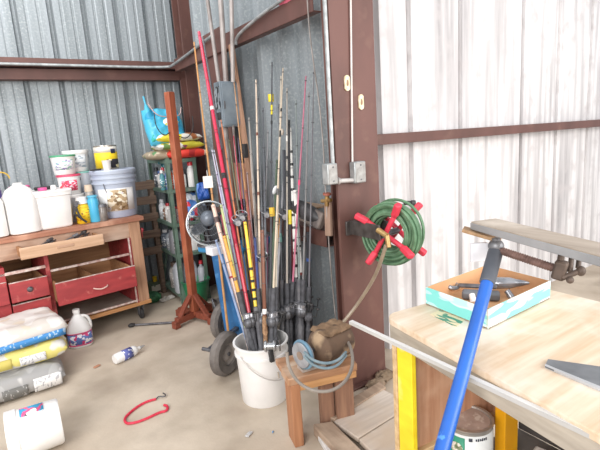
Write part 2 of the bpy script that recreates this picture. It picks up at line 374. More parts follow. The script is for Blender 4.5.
fit = MB(); a = Py(387, 236, 1.52); fit.cyl(a, a+Vector((-0.01, -0.02, -0.05)), 0.012); fit.cyl(a+Vector((0, 0.06, 0.02)), a, 0.013); fit.build('brass_fitting', mat('brass', 'b99a66', 0.4, 0.6, c2='8c6c40'), t)
t2 = thing('hose_nozzle', 'brass ended black hose nozzle resting atop the red arms', 'nozzle', Py(407, 203, 1.62))
b = MB(); b.cyl(Py(403, 210, 1.60), Py(415, 214, 1.56), 0.011); b.build('coupling', MATS['brass'], t2)
b = MB(); b.cyl(Py(404, 203, 1.72), Py(412, 203, 1.70), 0.012); b.cyl(Py(411, 203, 1.70), Py(415, 203, 1.69), 0.015); b.build('tip', DARK, t2)
b = MB(); b.tube([Py(386, 245, 1.51), Py(384, 252, 1.52), Py(376, 275, 1.62), Py(362, 298, 1.72), Py(347, 318, 1.76), Py(336, 330, 1.78), Py(331, 338, 1.74)], 0.009, 8, smooth=2)
tag(b.build('clear_hose', mat('clear_yellowed_hose', '9c8c78', 0.35, c2='7f6f5e', scale=12)), 'clear yellowed hose hanging from the hose reel towards the motor', 'hose')
# wire hanging in front of the inner wall, beside the column
b = MB(); b.tube([Px(307, -5, 1.47), Px(310, 40, 1.47), Px(322, 120, 1.46), Px(326, 200, 1.45), Px(330, 260, 1.46), Px(336, 322, 1.48)], 0.004, 6, smooth=2)
tag(b.build('hanging_wire', PIPE), 'grey wire hanging down the inner wall left of the brown column', 'wire')
# things lying on the lower inner girt
zt = 0.874
t = thing('work_boot', 'black worn boot lying on the lower inner girt', 'boot', (1.5, 2.3, zt))
b = MB(); A = Px(293, 207, 1.44); B_ = Px(323, 222, 1.47)
b.beam(A, B_, 0.05, 0.10, up=(0.3, 0, 1)); b.build('sole', mat('boot_leather', '5b5350', 0.6, c2='8d7f76', scale=8), t, bevel=0.014, seg=3)
b = MB(); b.ell(frame(Px(297, 207, 1.44), Px(322, 220, 1.47)) @ Matrix.Translation((0, 0, 0.07)), (0.05, 0.05, 0.15)); b.build('upper', mat('black_leather', '2f2e30', 0.5, c2='454244'), t)
b = MB(); b.beam(Px(297, 203, 1.57), Px(322, 207, 1.57), 0.012, 0.09, up=(1, 0, 0)); tag(b.build('wood_offcut', wood('pale_offcut', 'b89b82', '94785f', axis='y'), bevel=0.002), 'pale wood offcut behind the black boot on the girt', 'board')
b = MB(); b.beam(Px(328, 200, 1.47), Px(329, 236, 1.45), 0.05, 0.02, up=(1, 0, 0)); tag(b.build('wood_block', wood('grey_block', 'a98d7c', '876b5a', axis='z'), bevel=0.004), 'upright weathered wood block at the end of the lower girt beside the column', 'wood block')
t = thing('faucet', 'small corroded brass tap above the lower girt beside the column', 'faucet', Px(327, 200, 1.45))
b = MB(); b.cyl(Px(327, 206, 1.45), Px(327, 196, 1.45), 0.012); b.cyl(Px(322, 201, 1.45), Px(331, 200, 1.45), 0.010); b.build('body', MATS['brass'], t)
b = MB(); b.cyl(Px(327, 195, 1.45), Px(327, 193, 1.45), 0.022); b.build('handle', mat('red_rust', '9c5a48', 0.6), t)
# ------------------------------------------------------------------ left workbench
BC = (0.92, 3.79); BA = math.radians(7.1)
bench = thing('workbench', 'old wooden workbench on casters with red drawers, along the back wall', 'workbench', (BC[0], BC[1], 0), BA)
WB = wood('bench_pine', 'bf9c84', 'a07d68', 0.7, 'x', c3='cdb5a2', s3=3)
WBV = wood('bench_pine_upright', 'c49a7c', 'a1785d', 0.7, 'z')
WBD = wood('bench_top_worn', 'b07a60', '8b5a47', 0.65, 'x', c3='c99a80', s3=5)
REDW = mat('worn_red_paint', 'ad3f40', 0.55, c2='943437', scale=6, stretch=(1, 4, 4), c3='bd6a62', s3=18, t3=(0.62, 0.74), bump=0.05)
INW = wood('drawer_inside_ply', 'b98a62', '9a6d4a', 0.75, 'x')
WHE = mat('chipped_white_edge', 'dcd0c8', 0.6, c2='b08a80', scale=30)
def bl(fn, name, m, par=bench, bevel=0.004):
    b = MB(); fn(b); return b.build(name, m, par, bevel=bevel, world=False)
bl(lambda b: b.span(-1.75, 0.02, -0.02, 0.58, 0.825, 0.86), 'top', WBD)
bl(lambda b: b.span(-1.75, -0.10, 0.01, 0.03, 0.70, 0.825), 'apron', WB, bevel=0.002)
for x in (-0.10, -1.70):
    for y in (0.0, 0.50): bl(lambda b: b.span(x, x+0.09, y+0.005, y+0.065, 0.13, 0.825), 'leg', WBV)
bl(lambda b: b.span(-1.75, 0.0, -0.005, 0.06, 0.125, 0.155), 'bottom_rail', wood('orange_rail', 'cf9a68', 'b07c4d', 0.6, 'x'))
bl(lambda b: b.span(-1.75, 0.0, 0.06, 0.56, 0.13, 0.148), 'lower_shelf', mat('dusty_board', 'b9aca2', 0.8, c2='94867c', scale=4))
bl(lambda b: b.span(-1.75, -0.01, 0.545, 0.56, 0.15, 0.825), 'back_panel', INW)
bl(lambda b: b.span(-0.73, -0.70, 0.02, 0.54, 0.15, 0.70), 'divider', REDW)
bl(lambda b: (b.span(-0.70, -0.12, 0.02, 0.04, 0.556, 0.572), b.span(-1.5, -0.73, 0.0, 0.02, 0.60, 0.62)), 'drawer_rail', WHE, bevel=0.002)
bl(lambda b: (b.span(-0.70, -0.10, 0.0, 0.015, 0.165, 0.18)), 'lower_edge', WHE, bevel=0.002)
bl(lambda b: b.span(-0.115, -0.10, 0.0, 0.54, 0.15, 0.70), 'side_panel', REDW)
bl(lambda b: (b.span(-0.123, -0.113, -0.005, 0.01, 0.16, 0.70)), 'white_edge_strip', WHE, bevel=0.001)
bl(lambda b: b.span(-1.75, -0.98, 0.0, 0.5, 0.17, 0.66), 'red_cabinet', REDW)
def drawer(x0, x1, y0, y1, z0, z1, red=True, tilt=0, pulls=True):
    fm = REDW if red else WB
    d = bl(lambda b: b.span(x0, x1, y0, y0+0.018, z0, z1), 'drawer_front', fm)
    bl(lambda b: (b.span(x0+0.012, x0+0.024, y0+0.018, y1, z0+0.01, z1-0.008), b.span(x1-0.024, x1-0.012, y0+0.018, y1, z0+0.01, z1-0.008), b.span(x0+0.024, x1-0.024, y1-0.012, y1, z0+0.01, z1-0.008), b.span(x0+0.024, x1-0.024, y0+0.018, y1-0.012, z0+0.01, z0+0.02)), 'drawer_box', INW, d, bevel=0.001)
    bl(lambda b: b.span(x0, x1, y0, y0+0.018, z1, z1+0.004), 'worn_edge', WHE, d, bevel=0.001)
    return d
d1 = drawer(-0.715, -0.145, -0.14, 0.40, 0.335, 0.50)
bl(lambda b: b.tube([(-0.47, -0.142, 0.405), (-0.46, -0.165, 0.402), (-0.42, -0.17, 0.392), (-0.38, -0.165, 0.402), (-0.37, -0.142, 0.405)], 0.005, 6, smooth=1), 'handle', mat('pale_handle', 'd9b9ae', 0.4), d1, bevel=0)
bl(lambda b: b.span(-0.44, -0.43, -0.12, 0.38, 0.345, 0.48), 'partition', INW, d1, bevel=0.001)
d2 = drawer(-0.975, -0.735, -0.03, 0.42, 0.405, 0.545)
d3 = drawer(-0.975, -0.735, -0.02, 0.42, 0.245, 0.385)
d4 = drawer(-1.30, -0.985, -0.03, 0.0+0.01, 0.405, 0.56)
for d, x, z in ((d2, -0.855, 0.48), (d3, -0.855, 0.32), (d4, -1.14, 0.49)):
    bl(lambda b: b.lathe([(0, 0), (0.018, 0), (0.02, 0.008), (0.011, 0.018), (0, 0.02)], 14, LM(x, -0.02-0.008, z, rx=math.pi/2)), 'knob', GREYM, d, bevel=0)
tr = bl(lambda b: (b.span(-0.895, -0.355, -0.17, -0.155, 0.72, 0.80),), 'drawer_front', wood('tray_wood', 'd0ad90', 'b38e70', 0.7, 'x'))
bl(lambda b: (b.span(-0.885, -0.87, -0.155, 0.3, 0.725, 0.79), b.span(-0.38, -0.365, -0.155, 0.3, 0.725, 0.79), b.span(-0.87, -0.38, -0.155, 0.3, 0.725, 0.735)), 'drawer_box', INW, tr, bevel=0.001)
bl(lambda b: b.span(-0.67, -0.56, -0.175, -0.168, 0.752, 0.772), 'finger_grip', wood('grip_wood', 'bd9a80', 'a58068'), tr)
for (x, y) in ((-0.085, 0.04), (-0.085, 0.5), (-1.6, 0.04), (-1.6, 0.5)):
    cst = bl(lambda b: (b.span(x-0.03, x+0.03, y-0.03, y+0.03, 0.118, 0.126), b.span(x-0.02, x-0.014, y-0.02, y+0.02, 0.04, 0.12), b.span(x+0.014, x+0.02, y-0.02, y+0.02, 0.04, 0.12)), 'caster', GREYM, bevel=0.002)
    bl(lambda b: b.cyl((x-0.013, y, 0.046), (x+0.013, y, 0.046), 0.045, n=20), 'wheel', DARK, cst, bevel=0.004)
bl(lambda b: b.lathe([(0, 0), (0.015, 0), (0.02, 0.01), (0.012, 0.022), (0, 0.025)], 12, LM(0.0, 0.03, 0.74, ry=math.pi/2)), 'red_knob', mat('red_knob_paint', 'b83a44', 0.4), bevel=0)
bl(lambda b: b.span(0.0, 0.005, 0.01, 0.05, 0.68, 0.76), 'side_latch', REDW)
# tools in the open tray
TOOLM = mat('oily_tool_steel', '48474a', 0.45, 0.4, c2='6e6c70', scale=30)
def wl(x, y, z): return bench.matrix_world @ Vector((x, y, z)) if False else (Matrix.Translation(bench.location) @ Matrix.Rotation(BA, 4, 'Z')) @ Vector((x, y, z))
random.seed(9)
tl = ['long black wrench at the left end of the open wooden tray', 'black file lying second from the left in the open wooden tray', 'dark tool in the middle of the open wooden tray', 'grey screwdriver shaft right of centre in the open wooden tray', 'dark steel pliers at the right end of the open wooden tray', 'black socket handle lying across the back of the open tray']
for i, lab in enumerate(tl):
    x = -0.82+0.078*i; a = wl(x, -0.11+0.03*(i % 3), 0.752+0.008*(i % 2)); q = wl(x+0.13 if i < 5 else x-0.02, -0.06+0.05*((i+1) % 3), 0.79+0.004*i)
    t = thing('hand_tool', lab, 'tool', a, group=None)
    b = MB(); b.beam(a, q, 0.02, 0.009); b.build('shank', TOOLM, t, bevel=0.003)
    b = MB(); b.cyl(q, q+(q-a)*0.3, 0.014, 0.011, 12); b.build('grip', DARK if i % 2 else TOOLM, t, bevel=0.002)
# ------------------------------------------------------------------ things on the bench
def BW(x, y, z=0.862): return wl(x, y, z)
def wire_handle(par, c, R, z, m=None, drop=0.09, ang=0.0, tilt=1.1):
    b = MB(); pts = []
    for i in range(17):
        a = math.pi*i/16; pts.append(Vector((R*math.cos(a), -math.sin(a)*R*0.55*math.sin(tilt), -math.sin(a)*R*math.cos(tilt)-0.0)))
    M = LM(c[0], c[1], z, rz=ang); b.tube([M @ p_ for p_ in pts], 0.0028, 6); b.build('handle', m or GREYM, par)
def tub(name, label, cat, c, r0, r1, h, body, lid, lab=None, rim=0.006, lh=0.02, band=None, hang=None, group=None, facing=None, labz=(0.2, 0.8), labw=0.9):
    """plastic tub with lid, printed label, wire handle"""
    c = Vector(c); t = thing(name, label, cat, c, group=group)
    b = MB(); b.lathe([(0, 0), (r0*0.97, 0), (r0, 0.004), (r1, h-lh), (r1, h-lh)], 32, Matrix.Translation(c)); b.build('body', body, t)
    if lid:
        b = MB(); b.lathe([(0, h-lh-0.004), (r1+rim, h-lh-0.004), (r1+rim, h-0.004), (r1+rim-0.003, h), (r1-0.004, h), (r1-0.006, h-0.006), (0, h-0.006)], 32, Matrix.Translation(c)); b.build('lid', lid, t, bevel=0.001)
    if lab:
        fa = math.atan2(-c.y, -c.x) if facing is None else facing
        rr = lambda k: r0+(r1-r0)*k+0.0012
        b = MB(); b.lathe([(rr(labz[0]), h*labz[0]), (rr(labz[1]), h*labz[1])], 20, Matrix.Translation(c), a0=fa-labw, a1=fa+labw); b.build('label', lab, t, solid=0.0006)
    if hang is not None: wire_handle(t, c, r1+rim, c.z+h-lh-0.02, ang=hang)
    return t
OR = mat('orange_cap', 'e8743c', 0.4)
def jug(label, x, y, rz, w=0.16, dd=0.2, h=0.37, cap=None, m=None, name='plastic_jug'):
    o = BW(x, y); t = thing(name, label, 'jug', o, BA+rz)
    prof = [(0, 0), (0.9, 0.0), (1.0, 0.02), (1.0, 0.62), (0.97, 0.72), (0.78, 0.86), (0.42, 0.93), (0.30, 0.95), (0.28, 0.99), (0, 0.99)]
    b = MB(); n = 28; prev = None; rings = []
    for r_, z_ in prof:
        if r_ == 0: rings.append([b.bm.verts.new((0, 0.0, z_*h))]); continue
        ring = []
        for i in range(n):
            a = 2*math.pi*i/n; cc, ss = math.cos(a), math.sin(a); k = (abs(cc)**4+abs(ss)**4)**-0.25; k = k if z_ < 0.8 else 1+(k-1)*0.4
            ring.append(b.bm.verts.new((w/2*r_*cc*k, dd/2*r_*ss*k-(0.0 if z_ < 0.7 else 0.18*dd*(z_-0.7)/0.3), z_*h)))
        rings.append(ring)
    for p_, q_ in zip(rings, rings[1:]):
        for i in range(n):
            j = (i+1) % n
            if len(p_) == 1: b.bm.faces.new([p_[0], q_[j], q_[i]])
            elif len(q_) == 1: b.bm.faces.new([p_[i], p_[j], q_[0]])
            else: b.bm.faces.new([p_[i], p_[j], q_[j], q_[i]])
    b.build('body', m or WHITEP, t, world=False, ang=50)
    b = MB(); b.tube([(0, -0.05*dd, 0.93*h), (0, 0.25*dd, 0.95*h), (0, 0.42*dd, 0.85*h), (0, 0.47*dd, 0.62*h)], 0.014, 8, smooth=2); b.build('handle', m or WHITEP, t, world=False)
    if cap:
        b = MB(); b.lathe([(0, 0.95*h), (0.034, 0.95*h), (0.034, 1.03*h), (0.03, 1.045*h), (0, 1.045*h)], 20, LM(0, -0.16*dd, 0)); b.build('cap', cap, t, world=False)
    return t
jug('white plastic jug with an orange cap at the left picture edge', -0.995, 0.13, 0.0, w=0.19, cap=OR, h=0.33)
jug('tall white plastic jug between the orange capped jug and the square white bucket', -0.80, 0.12, 0.1, w=0.20, h=0.36)
o = BW(-0.60, 0.18); t = thing('square_bucket', 'square white plastic bucket with a clutter of small items on its lid', 'bucket', o, BA)
b = MB(); b.lathe([(0, 0), (0.115, 0), (0.122, 0.01), (0.135, 0.235), (0.143, 0.238), (0.143, 0.262), (0.13, 0.268), (0, 0.268)], 32, Matrix(), sq=0.7); b.build('body', WHITEP, t, world=False, bevel=0.002)
b = MB(); b.lathe([(0, 0.268), (0.147, 0.262), (0.149, 0.272), (0.145, 0.279), (0, 0.279)], 32, Matrix(), sq=0.7); b.build('lid', WHITEP, t, world=False)
z0 = 0.862+0.281
b = MB(); q = BW(-0.64, 0.13, z0); b.lathe([(0, 0), (0.03, 0), (0.03, 0.02), (0, 0.022)], 16, Matrix.Translation(q)); tag(b.build('pink_bottle_cap', mat('pink_plastic', 'e85a9c', 0.4)), 'loose pink bottle cap on the square white bucket', 'tin')  # a loose pink bottle cap
b = MB(); q = BW(-0.57, 0.11, z0); b.lathe([(0, 0), (0.022, 0), (0.018, 0.03), (0, 0.034)], 16, Matrix.Translation(q)); tag(b.build('white_bottle_cap', WHITEP), 'small loose white bottle cap in the middle of the square bucket lid', 'pot')  # a loose white bottle cap
b = MB(); q = BW(-0.515, 0.15, z0); b.beam(q, q+Vector((0.05, 0.0, 0.045)), 0.02, 0.014); tag(b.build('brush_handle', mat('red_plastic', 'd94c5a', 0.4), bevel=0.004), 'short red handle at the right of the square bucket lid', 'handle')
b = MB(); q = BW(-0.61, 0.20, z0); b.box(q+Vector((0, 0, 0.012)), (0.14, 0.05, 0.022)); tag(b.build('black_case', DARK, bevel=0.006), 'flat black case lying at the back of the square bucket lid', 'case')
# small items behind the jugs
q = BW(-0.90, 0.35); t = thing('spray_can', 'purple topped can peeking out behind the white jugs', 'can', q); b = MB(); b.lathe([(0, 0), (0.033, 0), (0.033, 0.30), (0, 0.30)], 20, Matrix.Translation(q)); b.build('body', mat('violet_can', '6f62b8', 0.4), t)
b = MB(); b.lathe([(0, 0.30), (0.03, 0.30), (0.03, 0.34), (0, 0.345)], 20, Matrix.Translation(q)); b.build('cap', mat('violet_cap', '7a55b0', 0.4), t)
b = MB(); M = LM(*BW(-0.86, 0.27, 1.245), rx=math.radians(80), rz=0.2); b.torus(M, 0.05, 0.005, 24, 6, 0, math.pi); q = BW(-0.86, 0.27, 1.245)
tag(b.build('hose_loop', mat('yellow_cord', 'd0a93c', 0.5)), 'yellow cord loop arching above the white jugs', 'cord')
q = BW(-0.74, 0.40); tub('small_tub', 'pink lidded tub behind the tall white jug', 'tub', q, 0.06, 0.065, 0.315, WHITEP, mat('pink_plastic', 'e85a9c', 0.4))
q = BW(-0.98, 0.36); t = thing('funnel', 'orange plastic funnel standing behind the leftmost jug', 'funnel', q); b = MB(); b.lathe([(0.08, 0.0), (0.075, 0.02), (0.02, 0.28), (0.012, 0.36), (0.0, 0.36)], 20, Matrix.Translation(q)); b.build('cone', OR, t, solid=0.002)
# left stack of tubs
GT = mat('green_lid_plastic', '4f9d76', 0.4); PK = mat('crimson_ring_plastic', 'd94f6e', 0.4); CLR = mat('frosted_grey_plastic', 'c9ccd2', 0.3, c2='b7bcc4', scale=5)
s1 = BW(-0.40, 0.30)
tub('plastic_tub', 'grey white tub at the bottom of the left tub stack', 'tub', s1, 0.072, 0.08, 0.215, CLR, WHITEP, group=None)
tub('plastic_tub', 'tub with crimson label and crimson ring in the left stack', 'tub', s1+Vector((-0.01, 0, 0.217)), 0.075, 0.083, 0.155, WHITEP, PK, printed('crimson_print', 'd43a5e', [('f3dfe4', 0.56, (1, 1, 3))], 45), labz=(0.2, 0.72), labw=0.75, lh=0.012, hang=2.6)
tub('plastic_tub', 'white tub with green rimmed lid on top of the left stack', 'tub', s1+Vector((-0.03, 0, 0.374)), 0.075, 0.088, 0.15, WHITEP, GT, printed('violet_print', 'e6e9ec', [('7c5aa8', 0.6, (1, 1, 3)), ('8fb5a8', 0.6, (1, 1, 2))], 30), labz=(0.25, 0.75), lh=0.010, hang=3.0)
s2 = BW(-0.275, 0.40)
tub('plastic_tub', 'frosted tub at the bottom of the stack nearest the big pail', 'tub', s2, 0.08, 0.088, 0.22, CLR, CLR)
tub('plastic_tub', 'pale tub in the middle of the stack nearest the big pail', 'tub', s2+Vector((0, 0, 0.222)), 0.082, 0.09, 0.16, CLR, mat('teal_rim', '7fb9ae', 0.4), lh=0.008)
tub('plastic_tub', 'white handled tub on top of the stack nearest the big pail', 'tub', s2+Vector((-0.03, 0.0, 0.384)), 0.078, 0.094, 0.17, WHITEP, WHITEP, printed('grey_print', 'e2e6ea', [('a8b2bc', 0.55, (1, 1, 2))], 30), hang=0.3)
# bottles in front
def bottle(name, label, cat, c, r, h, body, cap, lab=None, capr=0.45, caph=0.12, neck=0.8, sprayer=False, group=None):
    c = Vector(c); t = thing(name, label, cat, c, group=group); T = Matrix.Translation(c)
    b = MB(); b.lathe([(0, 0), (r*0.94, 0), (r, 0.005), (r, h*neck*0.86), (r*0.8, h*neck*0.95), (r*capr*0.9, h*neck), (r*capr*0.9, h*(1-caph)), (0, h*(1-caph))], 20, T); b.build('body', body, t)
    b = MB(); b.lathe([(0, h*(1-caph)-0.002), (r*capr*1.15, h*(1-caph)-0.002), (r*capr, h), (0, h)], 16, T); cp = b.build('cap', cap, t, bevel=0.001)
    if sprayer:
        b = MB(); b.beam(c+Vector((0.02, 0.0, h+0.012)), c+Vector((-0.05, -0.01, h+0.018)), 0.02, 0.022); b.beam(c+Vector((-0.02, 0, h+0.005)), c+Vector((-0.035, -0.005, h-0.03)), 0.008, 0.008); b.build('trigger', cap, t, bevel=0.003)
    if lab:
        fa = math.atan2(-c.y, -c.x); b = MB(); b.lathe([(r+0.001, h*0.12), (r+0.001, h*neck*0.78)], 14, T, a0=fa-1.3, a1=fa+1.3); b.build('label', lab, t, solid=0.0006)
    return t
YEL = mat('yellow_plastic', 'e8c424', 0.4, c2='dba91a', scale=8)
bottle('oil_can', 'yellow bottle with a white cap beside the blue can', 'bottle', BW(-0.395, 0.11), 0.052, 0.20, YEL, WHITEP, printed('yellow_print', 'f2cc2a', [('c04a30', 0.62, (1, 1, 2)), ('5a5028', 0.64, (1, 1, 2))], 40), capr=0.75, caph=0.24, neck=0.74)
bottle('aerosol_can', 'sky blue cylindrical can between the yellow bottle and glass jar', 'can', BW(-0.32, 0.08), 0.040, 0.205, mat('sky_blue_can', '3aa0c8', 0.35, c2='56b4d6', scale=5), mat('sky_blue_cap', '58a8c4', 0.4), capr=0.9, caph=0.05, neck=0.95)
bottle('glass_jar', 'murky glass jar of bits standing left of the big pail', 'jar', BW(-0.265, 0.06), 0.034, 0.13, mat('murky_glass', '847c76', 0.2, c2='5f5a57', scale=25), GREYM, capr=0.95, caph=0.14, neck=0.92)
bottle('glass_jar', 'tall pale bottle behind the murky jar, left of the big pail', 'bottle', BW(-0.305, 0.20), 0.034, 0.28, mat('dusty_glass', 'b5b1ab', 0.2, c2='9b948c', scale=12), mat('tan_cap', 'd8c3ac', 0.5), capr=0.8, caph=0.18)
t = thing('pliers', 'black handled pliers leaning on the yellow bottle', 'pliers', BW(-0.47, 0.07))
b = MB(); b.beam(BW(-0.455, 0.04, 1.0), BW(-0.44, 0.05, 1.04), 0.03, 0.01); b.build('jaw', TOOLM, t, bevel=0.003)
b = MB(); b.tube([BW(-0.455, 0.04, 1.0), BW(-0.45, 0.03, 0.95), BW(-0.43, 0.02, 0.90)], 0.008, 8); b.build('handle', DARK, t)
b = MB(); b.tube([BW(-0.455, 0.04, 1.0), BW(-0.475, 0.03, 0.95), BW(-0.40, 0.03, 0.875)], 0.008, 8); b.build('handle', DARK, t)
# the big pail
LAV = mat('lavender_grey_plastic', 'b4bcca', 0.4, c2='a9b1c6', scale=4)
pc = BW(-0.095, 0.215)
t = thing('paint_pail', 'big lavender grey pail with white and brown label at the bench corner', 'pail', pc); T = Matrix.Translation(pc)
b = MB(); b.lathe([(0, 0), (0.145, 0), (0.150, 0.008), (0.161, 0.27), (0.171, 0.272), (0.171, 0.288), (0.163, 0.290), (0.164, 0.31), (0.174, 0.312), (0.174, 0.328), (0.165, 0.33), (0.166, 0.352), (0, 0.352)], 40, T); b.build('body', LAV, t, bevel=0.001)
b = MB(); b.lathe([(0, 0.35), (0.176, 0.35), (0.178, 0.375), (0.172, 0.384), (0.162, 0.384), (0.158, 0.374), (0, 0.374)], 40, T); b.build('lid', LAV, t, bevel=0.001)
fa = math.atan2(-pc.y, -pc.x)
b = MB(); b.lathe([(0.1535, 0.055), (0.1605, 0.235)], 26, T, a0=fa-0.95, a1=fa+1.0); lb = b.build('label', WHITEP, t, solid=0.0006)
b = MB(); b.lathe([(0.1545, 0.06), (0.1612, 0.225)], 16, T, a0=fa-0.45, a1=fa+0.55); b.build('picture', printed('gravel_print', 'b39a78', [('e4d9c4', 0.52, (1, 1, 1)), ('7c6446', 0.6, (1, 1, 2)), ('c7c3d0', 0.66, (0.6, 0.6, 0.8))], 26), lb, solid=0.0006)
wire_handle(t, pc, 0.175, pc.z+0.28, ang=0.9, tilt=0.2)
b = MB(); b.box(pc+Vector((-0.13, -0.07, 0.392)), (0.10, 0.03, 0.012), rz=0.4); tag(b.build('paint_scraper', DARK, bevel=0.003), 'black scraper lying on the left of the big pail lid', 'scraper')
cc = pc+Vector((-0.035, -0.01, 0.386))
t = thing('paint_can', 'yellow and black labelled paint can on the big pail lid', 'can', cc); T = Matrix.Translation(cc)
b = MB(); b.lathe([(0, 0), (0.088, 0), (0.088, 0.005), (0.085, 0.008), (0.085, 0.182), (0.088, 0.186), (0.088, 0.19), (0.08, 0.19), (0.078, 0.184), (0, 0.184)], 32, T); b.build('body', mat('tin', 'c4bfb8', 0.3, 0.7), t)
fa = math.atan2(-cc.y, -cc.x)
b = MB(); b.lathe([(0.0865, 0.012), (0.0865, 0.178)], 28, T, a0=fa-1.5, a1=fa+1.5); lb = b.build('label', mat('yellow_label', 'f2d530', 0.5, c2='ecc926', scale=5), t, solid=0.0005)
b = MB(); b.lathe([(0.0875, 0.135), (0.0875, 0.178)], 28, T, a0=fa-1.5, a1=fa+1.5); b.build('top_band', mat('pale_band', 'e2dbcf', 0.5), lb, solid=0.0005)
b = MB(); b.lathe([(0.0882, 0.012), (0.0882, 0.08)], 16, T, a0=fa+0.0, a1=fa+1.3); b.build('black_patch', printed('black_print', '2c2a30', [('e8d9a0', 0.66, (1, 1, 1))], 20), lb, solid=0.0005)
b = MB(); b.lathe([(0.0882, 0.125), (0.0882, 0.160)], 12, T, a0=fa+0.45, a1=fa+0.95); b.build('badge', mat('dark_badge', '2f3550', 0.5), lb, solid=0.0005)
q = cc+Vector((-0.028, -0.125, -0.004)); t = thing('paper_cup', 'small white cup on the pail lid in front of the yellow can', 'cup', q)
b = MB(); b.lathe([(0, 0), (0.026, 0), (0.034, 0.075), (0.036, 0.078), (0.033, 0.078), (0.024, 0.006), (0, 0.006)], 20, Matrix.Translation(q)); b.build('body', WHITEP, t)
# ------------------------------------------------------------------ green shelf unit
GRN = mat('green_enamel', '71887a', 0.5, 0.1, c2='5a7062', scale=12, c3='8a8a7c', s3=25, t3=(0.6, 0.7))
SX0, SX1, SY0, SY1 = 1.205, 1.475, 3.88, 4.42
unit = thing('shelving_unit', 'green metal shelving unit in the corner loaded with bottles and bags', 'shelving unit', (SX0, SY0, 0))
shz = [1.285, 1.03, 0.735, 0.46, 0.09]
for x in (SX0, SX1):
    for y in (SY0, SY1):
        b = MB(); s_ = 1 if x == SX0 else -1; r_ = 1 if y == SY0 else -1
        b.span(x, x+s_*0.035, y, y+r_*0.003, 0, 1.30); b.span(x, x+s_*0.003, y, y+r_*0.035, 0, 1.30); b.build('post', GRN, unit)
for z in shz:
    b = MB(); b.span(SX0, SX1, SY0, SY1, z-0.003, z); b.span(SX0, SX1, SY0-0.002, SY0, z-0.03, z); b.span(SX0-0.002, SX0, SY0, SY1, z-0.03, z); b.build('shelf', GRN, unit)
b = MB(); b.beam((SX0+0.01, SY1-0.01, 0.1), (SX1-0.01, SY1-0.01, 1.25), 0.02, 0.003, up=(0, 1, 0)); b.build('brace', GRN, unit)
# ------------------------------------------------------------------ goods on the shelving unit
def P(c, **k): return mat('plastic_'+c, c, 0.4, c2=None, scale=6, **k)
row1 = [  # upper shelf: x fraction, y, radius, height, body, cap, label
 (0.07, 3.93, 0.021, 0.17, '4f8a94', 'e6e6e6', 'slim teal bottle at the left end of the upper shelf'),
 (0.20, 3.94, 0.022, 0.19, 'e9e9ec', 'c33f4b', 'white bottle with red cap second on the upper shelf'),
 (0.33, 3.93, 0.021, 0.18, '5d6fae', 'd9d9d9', 'blue bottle with grey cap on the upper shelf'),
 (0.50, 3.92, 0.024, 0.185, 'e0583a', '3a3a3a', 'orange red can with black cap on the upper shelf'),
 (0.70, 3.94, 0.024, 0.16, 'd8e4ec', 'e8e8e8', 'pale blue bottle beside the orange can on the upper shelf')]
for k, (fx, y, r, h, bc, cc_, lab) in enumerate(row1):
    bottle('bottle', lab, 'bottle', (SX0-0.04+fx*0.17, y+0.02*(k % 2), 1.032), r, h, P(bc), P(cc_), printed('bp'+bc, bc, [('f2f2f2', 0.58, (1, 1, 2))], 45), capr=0.6, caph=0.14)
bottle('bottle', 'spray bottle with teal trigger on the upper shelf', 'bottle', (1.245, 4.06, 1.032), 0.034, 0.21, P('b7c9c4'), P('2f6f78'), sprayer=True, capr=0.5)
bottle('bottle', 'yellow labelled bottle with blue cap behind the orange post', 'bottle', (1.305, 3.93, 1.032), 0.03, 0.19, P('e6d23c'), P('3a62b0'), capr=0.5)
bottle('bottle', 'white bottle with grey shoulder just right of the orange post', 'bottle', (1.37, 3.97, 1.032), 0.028, 0.15, P('e8e8e6'), P('b9bcc0'), capr=0.5)
bottle('bottle', 'tall white bottle with red cap at the right of the upper shelf', 'bottle', (1.435, 3.93, 1.032), 0.033, 0.22, P('f0efed'), P('d23540'), capr=0.7, caph=0.14)
row2 = [('e6e2df', 0.0), ('8f7a78', 0.12), ('cf3a48', 0.22), ('efecec', 0.33), ('e2dede', 0.44), ('b8303e', 0.60), ('c9c4b4', 0.80)]
names2 = ['white box at the left end of the middle shelf', 'dull brown box on the middle shelf', 'red box with white print on the middle shelf', 'first of two white boxes beside the red box, middle shelf', 'second of two white boxes, nearest the green post, middle shelf', 'dark red box behind the orange post on the middle shelf', 'beige box at the right of the middle shelf']
for (cl, fx), lab in zip(row2, names2):
    x = SX0+0.02+fx*0.27; t = thing('carton', lab, 'box', (x, 3.93, 0.737))
    b = MB(); b.span(x-0.014, x+0.014, 3.90, 4.02, 0.737, 0.737+0.12+0.02*math.sin(x*90)); b.build('body', P(cl), t, bevel=0.003)
    b = MB(); b.span(x-0.011, x+0.011, 3.8985, 3.90, 0.76, 0.82); b.build('label', printed('cartl'+cl, cl, [('50505a', 0.56, (1, 1, 2))], 60), t)
